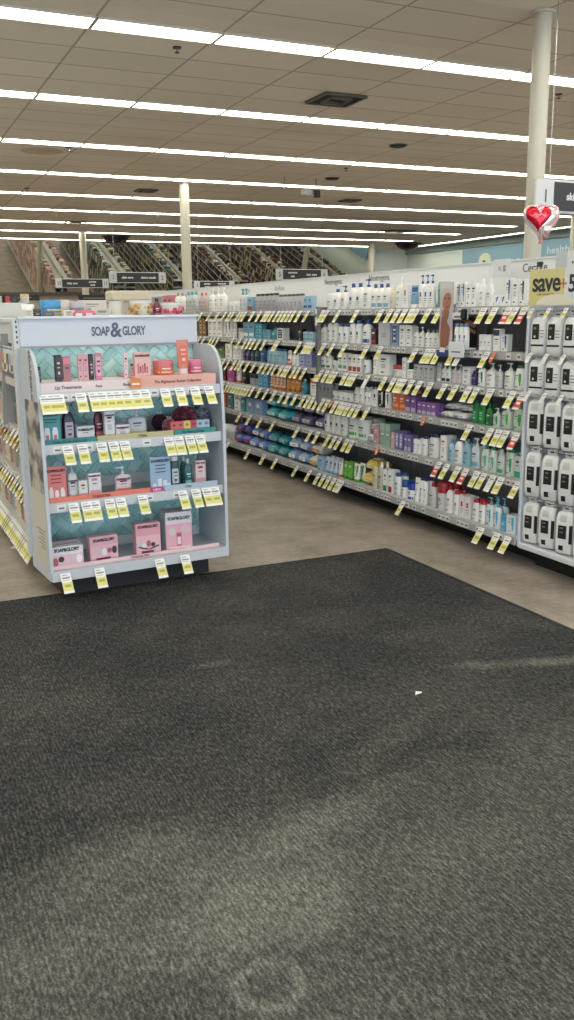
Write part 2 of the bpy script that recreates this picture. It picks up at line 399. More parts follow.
# ------------------------------------------------------------------ slanted mirror on the back wall
m, nt, bs = nodes('tinted_mirror'); bs.inputs['Base Color'].default_value = (.62, .63, .58, 1); bs.inputs['Metallic'].default_value = 1; bs.inputs['Roughness'].default_value = .02
MIRR = m; t = root('wall_mirror', (0, 33.95, 2.4)); tilt = math.radians(10.7)
def mq(x, w_, d): return (x, -math.sin(tilt)*w_+d*math.cos(tilt), math.cos(tilt)*w_+d*math.sin(tilt))
hm = 1.815; b = B()
b.add([mq(-9, 0, 0), mq(19.6, 0, 0), mq(19.6, hm, 0), mq(-9, hm, 0), mq(-9, 0, .02), mq(19.6, 0, .02), mq(19.6, hm, .02), mq(-9, hm, .02)], [(0, 1, 2, 3), (7, 6, 5, 4), (0, 4, 5, 1), (2, 6, 7, 3), (1, 5, 6, 2), (0, 3, 7, 4)], MIRR); b.obj('mirror_glass', t)
b = B(); b.box(-9.05, 19.65, -.05, .2, -.1, -.002, M((70, 58, 46), .5)); b.obj('mirror_ledge', t)
b = B(); b.prism([(-.03, -.05), (-.38, hm-.1), (.2, hm-.1), (.2, -.05)], 'x', 19.61, 19.68, M((190, 186, 172), .5)); b.obj('end_panel', t)
tag(t, 'long slanted mirror high on the back wall reflecting the aisles', 'mirror')
# pharmacy sign band on the right wall (its face looks along -X: local -Y turned)
RZ = -PI/2
t = root('wall_sign', (XR-.14, 24.0, 3.3), RZ)
B().box(-6, 5.5, 0, .02, -.8, .63, M((140, 178, 198), .6)).obj('sign_panel', t)
b = B(); put_text(b, 'pharmacy', -3.3, -.005, .0, .66, M((196, 216, 224), .5), .008, 1.0, 1.25); b.obj('lettering', t)
b = B(); put_text(b, 'health services', .25, -.005, .26, .34, M((222, 232, 236), .5), .004, 1, 1.35); b.obj('lettering', t)
tag(t, 'blue wall sign lettered pharmacy and health services on the right wall', 'sign')
p = at(483, 263, 0, XR-.3); t = root('round_emblem', (XR-.25, p.y, p.z), RZ); b = B()
b.rings([[(.36*math.cos(2*PI*i/24), y_, .36*math.sin(2*PI*i/24)) for i in range(24)] for y_ in (.102, 0)], M((214, 224, 196), .5)); b.obj('disc', t)
B().box(-.07, .07, -.02, 0, -.08, .1, M((30, 80, 50), .5), .02).obj('centre_mark', t); tag(t, 'round pale green emblem on the blue wall sign', 'emblem')

# ------------------------------------------------------------------ hanging aisle signs
def aisle_sign(x0, x1, y, z0, z1, n1, n2, t1, t2, label, cut=1.0):
    w_ = x1-x0; h = z1-z0; t = root('aisle_sign', ((x0+x1)/2, y, z0)); nw = h*.72
    B().box(-w_/2, w_/2, 0, .03, 0, h, M((214, 217, 220), .5), .008).obj('sign_board', t)
    B().box(-w_/2+nw, w_/2-nw, -.006, 0, h*.07, h*.93, M((44, 47, 54), .5)).obj('dark_panel', t)
    b = B(); put_text(b, n1, -w_/2+nw*.55, 0, h*.48, h*.55, M((60, 62, 66), .5), .002, 1, .8); put_text(b, n2, w_/2-nw*.5, 0, h*.48, h*.55, M((60, 62, 66), .5), .002, 1, .8)
    for s, tt in ((-1, t1), (1, t2)):
        for k, ln in enumerate(tt.split('|')):
            n = len(tt.split('|')); put_text(b, ln, s*(w_/2-nw)*.5, -.006, h*(.5 + (.17 if n > 1 else 0)*(1-2*k)), h*.30 if n == 1 else h*.24, M((226, 228, 230), .5), .0035, 1, 1.0)
    b.obj('lettering', t)
    b = B()
    for s in (-.4, .4): b = B(); b.tube([(s*w_, .015, h), (s*w_, .015, CEIL-z0-.002)], .004, CHROME, 6); b.obj('hanger_wire', t)
    tag(t, label, 'aisle sign', 'hanging aisle signs')
aisle_sign(5.62, 7.24, 6.7, 2.435, 2.725, '1', '2', 'skin care', 'shave needs', 'large hanging aisle 1 sign lettered skin, right of the nearest column')
aisle_sign(6.04, 7.60, 24, 2.40, 2.685, '1', '2', 'skin care', 'shave needs', 'white and black hanging sign reading 1 skin care shave needs 2')
aisle_sign(4.55, 5.92, 23.6, 2.26, 2.49, '12', '11', 'baby care', 'greeting|cards', 'hanging sign numbered 12 and 11, left of the aisle 1 and 2 sign')
aisle_sign(8.75, 10.0, 25, 2.26, 2.50, '3', '4', 'grocery|snacks', 'household|needs', 'hanging dark sign right of the middle column, above the white header')
aisle_sign(10.88, 12.55, 24, 2.50, 2.81, '5', '6', 'cosmetics|nails', 'hair care', 'hanging dark two-panel sign near the right end of the mirror')
for x0, x1, Y, z0, z1, l in ((3.3, 4.9, 28, 2.02, 2.20, 'low black sign strip under the mirror at the left picture edge'), (5.2, 6.0, 24, 1.93, 2.10, 'small black sign board below the 12 and 11 hanging sign')):
    t = root('sign_strip', ((x0+x1)/2, Y, z0)); B().box(-(x1-x0)/2, (x1-x0)/2, 0, .03, 0, z1-z0, M((32, 34, 38), .5), .01).obj('board', t)
    b = B(); b.box(-(x1-x0)*.35, (x1-x0)*.35, -.003, 0, (z1-z0)*.42, (z1-z0)*.55, M((150, 152, 156), .5)); b.obj('faint_line', t)
    b = B(); [b.box(s*(x1-x0)*.4-.015, s*(x1-x0)*.4+.015, .005, .025, -z0+.001, .005, RAIL) for s in (-1, 1)]; b.obj('post', t); tag(t, l, 'sign')

# ------------------------------------------------------------------ distant gondola rows (seen over the headers and in the mirror)
GOODS = [M(c, .5) for c in ((226, 222, 214), (60, 52, 48), (196, 150, 140), (120, 44, 50), (52, 74, 96), (214, 186, 90), (98, 120, 92), (232, 214, 208), (30, 30, 34), (150, 128, 110), (90, 84, 96), (64, 130, 130))]
def far_row(xc, y0, y1, h, label, pal, hung=False, w_=.95):
    t = root('store_gondola', (xc, (y0+y1)/2, 0)); L = (y1-y0)/2
    b = B(); b.box(-.03, .03, -L, L, .1, h, M((176, 174, 166), .6)); b.obj('centre_panel', t)
    B().box(-w_/2+.06, w_/2-.06, -L, L, .001, .1, DARK).obj('kick_plate', t)
    zs = [.12+(h-.25)/6*k for k in range(7)]
    for k, z in enumerate(zs):
        d = w_/2 if k == 0 else w_/2-.05
        b = B(); b.box(-d, -.03, -L, L, z, z+.03, SHELF); b.box(.03, d, -L, L, z, z+.03, SHELF); b.box(-d-.01, -d, -L, L, z, z+.03, M((150, 148, 142), .5)); b.box(d, d+.01, -L, L, z, z+.03, M((150, 148, 142), .5))
        b.obj('shelf', t)
    b = B(); rnd = random.Random(int(xc*10))
    for k, z in enumerate(zs):
        for s in (-1, 1):
            y = -L+.02
            while y < L-.2:
                ww = rnd.uniform(.05, .13); gh = rnd.uniform(.25 if hung else .14, .29 if hung else .27) if k < 6 else rnd.uniform(.06, .16); m_ = GOODS[rnd.choice(pal)]
                x = s*(w_/2-(.03 if hung and k else .075))
                b.box(x, x-s*rnd.uniform(.1, .22), y, y+ww*.93, z+.031, z+.031+gh, m_)
                y += ww
    o = b.obj('stocked_goods', t); o['kind'] = 'stuff'
    tag(t, label, 'shelving', 'gondola rows at the back of the store')
far_row(7.35, 20.5, 31.2, 2.05, 'back-of-store shelving row crowded with beige and pink packs, seen in mirror', [0, 2, 7, 9, 2, 7, 9, 3, 2, 7], True)
far_row(9.9, 20.5, 31.2, 2.0, 'back-of-store shelving row with green and teal goods, second in the mirror', [0, 1, 6, 11, 8, 6, 9, 7], True)
far_row(12.4, 20, 31.2, 2.0, 'back-of-store shelving row stocked in mixed colours, third in the mirror', [8, 1, 4, 5, 6, 11, 8, 2])
far_row(14.9, 20, 31.2, 2.0, 'back-of-store shelving row with black and pale goods, fourth in the mirror', [0, 8, 8, 1, 9, 10, 3])
far_row(17.4, 20, 31.2, 2.0, 'back-of-store shelving row with dark goods, fifth in the mirror', [8, 1, 0, 9, 10, 8, 3, 5])
far_row(20.0, 20, 31.2, 2.0, 'back-of-store shelving row beside the right wall, last in the mirror', [8, 1, 9, 8, 10])
t = root('display_header', (4.85, 17, 0)); B().box(-.55, .55, 0, .5, 1.83, 2.02, M((226, 221, 204), .5), .03).obj('header_box', t); b = B(); b.box(-.5, .5, .05, .45, .001, 1.83, M((200, 196, 184), .6)); b.obj('body', t)
b = B()
for z in (.2, .6, 1.0, 1.4): b.box(-.48, .48, -.05, .05, z, z+.03, SHELF)
b.obj('shelf', t); tag(t, 'cream-topped display standing below the left aisle 1 and 2 sign', 'display')

# ------------------------------------------------------------------ entrance carpet
b = B(); b.box(-6, 3.05, -4.6, 4.995, .0005, .010, carpet_mat()); o = b.obj('entrance_carpet')
tag(o, 'large dark grey ribbed entrance carpet with dusty worn patches', 'carpet')
b = B(); e = M((34, 34, 35), .8); b.prism([(4.985, .0006), (5.03, .0006), (4.985, .0125)], 'x', -6, 3.05, e); b.prism([(3.04, .0006), (3.085, .0006), (3.04, .0125)], 'y', -4.6, 5.0, e); b.obj('edge_trim', o)
p = at(418, 693, 2, .012); b = B(); b.add([(-.02, -.01, .001), (.01, -.014, .006), (.02, .004, .001), (-.004, .012, .004), (-.02, -.01, -.001), (.01, -.014, .004), (.02, .004, -.001), (-.004, .012, .002)], [(0, 1, 2, 3), (7, 6, 5, 4), (0, 4, 5, 1), (1, 5, 6, 2), (2, 6, 7, 3), (3, 7, 4, 0)], TAGW)
o = b.obj('paper_scrap', None, (p.x, p.y, .012)); tag(o, 'tiny white paper scrap lying on the dark carpet', 'litter')
p = at(14, 548, 2, .002); b = B(); b.add([(-.03, 0, .002), (.01, -.02, .006), (.03, .01, .002), (0, .02, .01), (-.03, 0, 0), (.01, -.02, 0), (.03, .01, 0), (0, .02, 0)], [(0, 1, 2, 3), (7, 6, 5, 4), (0, 4, 5, 1), (1, 5, 6, 2), (2, 6, 7, 3), (3, 7, 4, 0)], TAGW)
o = b.obj('paper_scrap', None, (p.x, p.y, .002)); tag(o, 'tiny white paper scrap on the vinyl floor left of the display', 'litter')

# ------------------------------------------------------------------ product builders (front looks along local -Y, base at z = 0)
def sgn(v): return -1 if v < 0 else 1
class Body:
    def __init__(s, w, d, e, prof): s.w, s.d, s.e, s.p = w, d, e, prof      # prof = [(z, sx, sy)]
    def put(s, b, mat, n=20):
        R = []
        for z, sx, sy in s.p:
            r = []
            for i in range(n):
                t = 2*PI*i/n; c, q = math.cos(t), math.sin(t)
                r.append((s.w/2*sx*sgn(c)*abs(c)**(2/s.e), s.d/2*sy*sgn(q)*abs(q)**(2/s.e), z))
            R.append(r)
        b.rings(R, mat)
    def sc(s, z):
        for (z0, a0, c0), (z1, a1, c1) in zip(s.p, s.p[1:]):
            if z <= z1:
                t = (z-z0)/max(1e-6, z1-z0); return a0+(a1-a0)*t, c0+(c1-c0)*t
        return s.p[-1][1:]
    def y(s, u, z, off):
        sx, sy = s.sc(z); return u*s.w/2*sx, -(s.d/2*sy)*max(0, 1-abs(u)**s.e)**(1/s.e)-off
    def patch(s, b, u0, u1, z0, z1, mat, off=.0008, nu=5, nz=2):
        v = []; f = []
        for j in range(nz+1):
            z = z0+(z1-z0)*j/nz
            for i in range(nu+1):
                u = u0+(u1-u0)*i/nu; x, y = s.y(u, z, off); v.append((x, y, z))
        for j in range(nz):
            for i in range(nu): k = j*(nu+1)+i; f.append((k, k+1, k+nu+2, k+nu+1))
        b.add(v, f, mat)
def marks(body, b, h0, h1, style, c1, c2):
    """printed art on the front; h0..h1 = printable height"""
    def Z(t): return h0+(h1-h0)*t
    P = lambda u0, u1, t0, t1, m, o=.001: body.patch(b, u0, u1, Z(t0), Z(t1), m, o)
    k1 = M(c1, .5); k2 = M(c2, .5)
    if style == 'text':
        P(-.5, .45, .74, .82, k2); P(-.5, .2, .64, .67, k2)
        for q in (.5, .43, .36): P(-.45, .35, q, q+.025, GREYINK)
        P(-.5, .1, .1, .16, k2)
    elif style == 'stripe':      # a wedge of colour down the right side with text at left
        P(.1, .62, .45, .95, k1); P(.25, .55, .2, .45, k1); P(-.6, 0, .78, .84, k2); P(-.6, -.1, .66, .69, GREYINK); P(-.6, -.1, .58, .61, GREYINK); P(-.55, 0, .08, .14, k2)
    elif style == 'dot':
        P(-.32, .32, .5, .74, k1); P(-.5, .5, .38, .41, k2); P(-.4, .4, .28, .31, GREYINK); P(-.3, .3, .18, .2, GREYINK)
    elif style == 'band':
        P(-.8, .8, .12, .32, k1); P(-.5, .5, .66, .75, k2); P(-.4, .4, .52, .56, k2)
    elif style == 'panel':
        P(-.7, .7, .12, .88, k1); P(-.45, .45, .66, .73, k2, .0016); P(-.4, .4, .5, .54, k2, .0016); P(-.3, .3, .25, .36, k2, .0016)
    elif style == 'top':
        P(-.9, .9, .7, .98, k1); P(-.5, .5, .5, .56, k2); P(-.4, .4, .4, .43, GREYINK); P(-.4, .4, .3, .33, GREYINK)
    elif style == 'low':
        P(-.85, .85, .03, .3, k1); P(-.5, .4, .7, .8, k2); P(-.4, .3, .55, .6, GREYINK)
PARTN = {}
def product(kind, w, h, d, body_c, cap_c, style, c1, c2):
    """returns the body object with cap / label / pump children"""
    bm = M(body_c, .38); cm = M(cap_c, .35); b = B(); kids = []
    if kind == 'bottle':
        hb = h*.84; by = Body(w, d, 2.8, [(0, .93, .9), (h*.02, 1, 1), (hb*.74, 1, 1), (hb*.88, .82, .85), (hb*.96, .5, .6), (hb, .42, .5)]); by.put(b, bm)
        c = B(); r = min(w, d)*.27; c.cyl(0, 0, hb-.002, h, r, cm, 16, r*.93); kids.append(('cap', c)); z0, z1 = hb*.05, hb*.74
    elif kind == 'flip':
        hb = h*.86; by = Body(w, d, 2.6, [(0, .8, .8), (h*.04, .92, .95), (hb*.4, 1, 1), (hb*.8, .95, .95), (hb, .74, .8)]); by.put(b, bm)
        c = B(); Body(w*.72, d*.78, 2.4, [(hb-.001, 1, 1), (h*.97, .95, .95), (h, .86, .86)]).put(c, cm); kids.append(('cap', c)); z0, z1 = hb*.06, hb*.8
    elif kind == 'pump':
        hb = h*.72; by = Body(w, d, 3.2, [(0, .95, .93), (h*.02, 1, 1), (hb*.86, 1, 1), (hb*.95, .8, .8), (hb, .45, .5)]); by.put(b, bm)
        c = B(); r = min(w, d)*.24; c.cyl(0, 0, hb-.002, hb+h*.08, r, cm, 14); c.cyl(0, 0, hb+h*.08, h*.93, r*.35, cm, 10); c.box(-w*.12, w*.12, -d*.12, d*.2, h*.92, h, cm, .004); c.box(-w*.45, -w*.1, -d*.09, d*.09, h*.945, h*.985, cm, .002)
        kids.append(('pump_head', c)); z0, z1 = hb*.05, hb*.86
    elif kind == 'tube':
        hc = h*.16; by = Body(w, d, 2.3, [(hc, .82, .95), (hc+h*.06, .9, 1), (h*.6, .98, .6), (h*.93, 1.02, .12), (h, 1.02, .1)]); by.put(b, bm)
        c = B(); Body(w*.78, d*.95, 2.2, [(0, .95, .95), (.003, 1, 1), (hc, .97, .97)]).put(c, cm); kids.append(('cap', c)); z0, z1 = hc+h*.05, h*.93
    elif kind == 'jar':
        hb = h*.62; by = Body(w, d, 2.1, [(0, .93, .93), (h*.03, .98, .98), (hb, .98, .98)]); by.put(b, bm)
        c = B(); Body(w*1.0, d*1.0, 2.05, [(hb+.0005, 1, 1), (h*.97, 1, 1), (h, .95, .95)]).put(c, cm); kids.append(('lid', c)); z0, z1 = h*.04, hb*.96
    elif kind == 'can':
        by = Body(w, d, 2.05, [(0, .95, .95), (.004, 1, 1), (h*.84, 1, 1)]); by.put(b, bm)
        c = B(); Body(w*.98, d*.98, 2.05, [(h*.842, 1, 1), (h*.96, .97, .97), (h, .8, .8)]).put(c, cm); kids.append(('cap', c)); z0, z1 = h*.06, h*.82
    elif kind == 'dropper':
        hb = h*.6; by = Body(w, d, 2.1, [(0, .95, .95), (hb*.8, 1, 1), (hb*.95, .6, .6), (hb, .45, .45)]); by.put(b, bm)
        c = B(); c.cyl(0, 0, hb-.001, h*.8, w*.26, cm, 12); c.cyl(0, 0, h*.8, h, w*.16, cm, 12, w*.08); kids.append(('dropper_cap', c)); z0, z1 = hb*.08, hb*.78
    elif kind == 'pack':       # soft crimped refill pack lying on its back
        n = 12; R = []
        for k in range(9):
            t = -1+2*k/8; s_ = max(.06, (1-abs(t)**4)**.5) if abs(t) < 1 else .06
            R.append([(t*w/2, -d/2*(.9+.1*s_)*math.cos(2*PI*i/n), h/2+h/2*s_*math.sin(2*PI*i/n)*(1+.12*math.sin(5*t+i))) for i in range(n)])
        R = [[(x_, y_*(1+.05*math.sin(40*x_+z_*30)), max(0, z_*(1+.10*math.sin(55*x_+30*y_)))) for x_, y_, z_ in r_] for r_ in R]
        b.rings(R, bm); c = B(); c.box(-w*.2, w*.2, -d*.2, d*.15, h*.99, h*1.07, cm, .004); kids.append(('resealable_flap', c))
        l = B(); l.box(-w*.35, w*.3, -d/2-.001, -d/2+.004, h*.3, h*.62, M(c1, .5)); kids.append(('label', l)); by = None
    else:                      # 'box'
        b.box(-w/2, w/2, -d/2, d/2, 0, h, bm, .0015); by = Body(w, d, 40, [(0, 1, 1), (h, 1, 1)]); z0, z1 = h*.02, h*.98
    if by:
        l = B(); marks(by, l, z0, z1, style, c1, c2); kids.append(('label', l))
    return b, kids
KN = {'bottle': ('lotion_bottle', 'bottle'), 'flip': ('wash_bottle', 'bottle'), 'pump': ('pump_bottle', 'bottle'), 'tube': ('cream_tube', 'tube'), 'jar': ('cream_jar', 'jar'),
      'can': ('spray_can', 'can'), 'dropper': ('serum_bottle', 'bottle'), 'pack': ('wipes_pack', 'pack'), 'box': ('product_box', 'box')}
def make(kind, w, h, d, body_c, cap_c, style, c1, c2, name=None):
    b, kids = product(kind, w, h, d, body_c, cap_c, style, c1, c2)
    o = b.obj(name or KN[kind][0])
    for n, k in kids: k.obj(n, o)
    return o

# ------------------------------------------------------------------ price tags
def tag_mesh(top, low, w_=.058, h_=.118):
    b = B(); a = math.radians(33); s, c = math.sin(a), math.cos(a)
    def q(x0, x1, t0, t1, m, o=0):      # strip on the slanted card, t measured downwards
        P = lambda x, t, e: (x, -t*s-e*c, -t*c+e*s)
        v = [P(x0, t1, o), P(x1, t1, o), P(x1, t0, o), P(x0, t0, o), P(x0, t1, o-.0012), P(x1, t1, o-.0012), P(x1, t0, o-.0012), P(x0, t0, o-.0012)]
        b.add(v, [(0, 1, 2, 3), (7, 6, 5, 4), (0, 4, 5, 1), (1, 5, 6, 2), (2, 6, 7, 3), (3, 7, 4, 0)], m)
    q(-w_/2, w_/2, 0, h_*.46, M(top, .5)); q(-w_/2, w_/2, h_*.46, h_*.88, M(low, .5)); q(-w_/2, w_/2, h_*.88, h_, M(top, .5))
    G = M((176, 178, 182), .6)
    q(-w_*.38, w_*.1, h_*.08, h_*.13, G, .0006); q(-w_*.38, w_*.36, h_*.2, h_*.28, M((146, 148, 154), .6), .0006); q(-w_*.38, w_*.25, h_*.34, h_*.37, G, .0006)
    q(-w_*.3, w_*.3, h_*.56, h_*.7, M((176, 172, 96) if low[0] > 200 and low[2] < 150 and low[1] > 180 else (236, 220, 214), .6), .0006)
    return b
TAGP = {}
def put_tag(x, y, z, rz, label, group, kind='yellow', parent=None, s=1.0):
    if kind not in TAGP:
        tp, lw = {'yellow': ((240, 240, 236), (224, 220, 132)), 'red': ((238, 236, 232), (206, 66, 58)), 'orange': ((232, 122, 52), (226, 104, 40)), 'white': ((238, 238, 234), (226, 226, 222)), 'loop': ((236, 234, 200), (226, 216, 90))}[kind]
        o = tag_mesh(tp, lw).obj('price_tag'); TAGP[kind] = o; c = o; o.rotation_euler.z = rz; o.location = (x, y, z)
    else: c = dup(TAGP[kind], (x, y, z), rz)
    c.scale = (s, s, s); tag(c, label, 'price tag', group); return c

# ------------------------------------------------------------------ the long shelving run on the right (faces -X)
GX = 3.60; BX = 4.0; Y0 = 4.27; SEC = .914
SURF = {1: 1.597, 2: 1.32, 3: 1.09, 4: .84, 5: .54, 6: .19}
RAILB = {1: 1.545, 2: 1.27, 3: 1.04, 4: .79, 5: .49, 6: .14}
ORD = ['nearest', 'second', 'third', 'fourth', 'fifth', 'sixth', 'seventh', 'eighth', 'ninth', 'farthest']
def rail(b, L, x, zb):           # local: along X, front at y = x
    b.box(-L/2, L/2, x-.012, x, zb, zb+.052, RAIL)
def section(k):
    t = root('gondola_section', (GX, Y0+SEC*(k+.5), 0), RZ); L = SEC-.004; D = BX-GX
    B().box(-L/2, L/2, D, D+.03, .1, 1.62, BACK).obj('back_panel', t)
    hp = B(); hp.box(-L/2, L/2, D-.02, D+.03, 1.62, 1.888, M((242, 244, 246), .45)); hp.box(-L/2, L/2, D-.03, D+.04, 1.888, 1.90, WHITE); hp = hp.obj('header_panel', t)
    B().box(-L/2, L/2, .16, D, .001, .1, BLACK).obj('kick_plate', t)
    for r in range(1, 7):
        f = -.045 if r == 6 else 0
        s = B(); s.box(-L/2, L/2, f, D, SURF[r]-.022, SURF[r]-.001, SHELF); s = s.obj('base_deck' if r == 6 else 'shelf', t)
        q = B(); q.box(-L/2, L/2, f-.014, f-.001, RAILB[r], RAILB[r]+.05, RAIL)
        rr = random.Random(k*7+r); x = -L/2+.03
        while x < L/2-.06:
            if rr.random() < .75: q.box(x, x+.042, f-.0155, f-.0135, RAILB[r]+.006, RAILB[r]+.042, INSERT); q.box(x+.008, x+.034, f-.0162, f-.0153, RAILB[r]+.015, RAILB[r]+.030, GREYINK)
            x += rr.choice((.048, .052, .07))
        q.obj('price_rail', s)
    u = B(); u.box(L/2-.0, L/2+.004, D-.03, D, .1, 1.62, M((150, 150, 150), .5)); u.obj('upright', t)
    if k == 0: lab = 'nearest shelving section of the long run, next to the hanging white packs'
    elif k == 1: lab = 'second shelving section from the hanging white packs, beyond the portrait card'
    elif k == 2: lab = 'third shelving section of the long run, ending at the slotted post'
    else: lab = '%s shelving section of the long run, counted from the hanging white packs' % ORD[k]
    tag(t, lab, 'shelving', 'sections of the long right shelving run')
    return hp
HP = [section(k) for k in range(10)]
# header lettering, fixed to the header panels
def header_text(body, y, z, size, bold=.0, col=(120, 124, 130)):
    k = min(9, max(0, int((y-Y0)/SEC))); yc = Y0+SEC*(k+.5); b = B()
    put_text(b, body, -(y-yc), BX-GX-.0215, z, size, M(col, .5), bold); b.obj('lettering', HP[k])
header_text('CeraVe', 4.72, 1.838, .078, 0, (84, 86, 92)); header_text('Neutrogena', 6.68, 1.85, .07); header_text('Neutrogena', 7.5, 1.845, .07); 
for y, k in ((8.68, 4), (9.6, 5), (10.6, 6), (11.6, 7)):     # unreadable faint header marks
    b = B(); yc = Y0+SEC*(k+.5)
    for q in range(7): b.box(-(y-yc)-.13+q*.035, -(y-yc)-.13+q*.035+.022, BX-GX-.0212, BX-GX-.0202, 1.80, 1.80+(.05 if q in (0, 3) else .036), M((176, 180, 186), .5))
    b.obj('faint_mark', HP[k])
b = B(); b.box(.03, .08, BX-GX-.0245, BX-GX-.0225, 1.842, 1.872, DARK); b.obj('dark_mark', HP[0])
# slotted post at the end of section three
t = root('shelf_divider', (3.60, Y0+SEC*3-.005, 0), RZ); b = B(); b.box(-.02, .02, -.04, -.017, .79, 1.62, M((140, 142, 146), .5)); b.box(-.013, .013, -.046, -.04, .79, 1.62, M((120, 122, 126), .5))
for i in range(26): b.box(-.006, .006, -.048, -.0455, .82+i*.03, .835+i*.03, DARK)
b.obj('slotted_post', t)
l = B(); l.box(-.02, .02, -.05, -.048, 1.46, 1.60, WHITE); l.box(-.015, .015, -.052, -.05, 1.53, 1.56, GREYINK); l.obj('notice', t)
tag(t, 'grey slotted post standing between two shelving sections of the long run', 'post')

XF = GX+.02
SHN = {1: 'top shelf', 2: 'second shelf', 3: 'third shelf', 4: 'fourth shelf', 5: 'fifth shelf', 6: 'bottom shelf'}
W_ = (250, 251, 249); BLU = (38, 84, 158); NAVY = (30, 42, 92); GRN = (40, 140, 84); LB = (128, 178, 206); CY = (70, 168, 186); GY = (150, 152, 158); BK = (26, 26, 30); RD = (178, 34, 44); DGRY = (70, 72, 78)
ORG = (224, 118, 52); PUR = (128, 88, 160); LIL = (150, 156, 206); PNK = (214, 132, 150); TL = (34, 138, 138); SILV = (176, 176, 184); CRM = (232, 226, 206); CLR = (206, 214, 214)
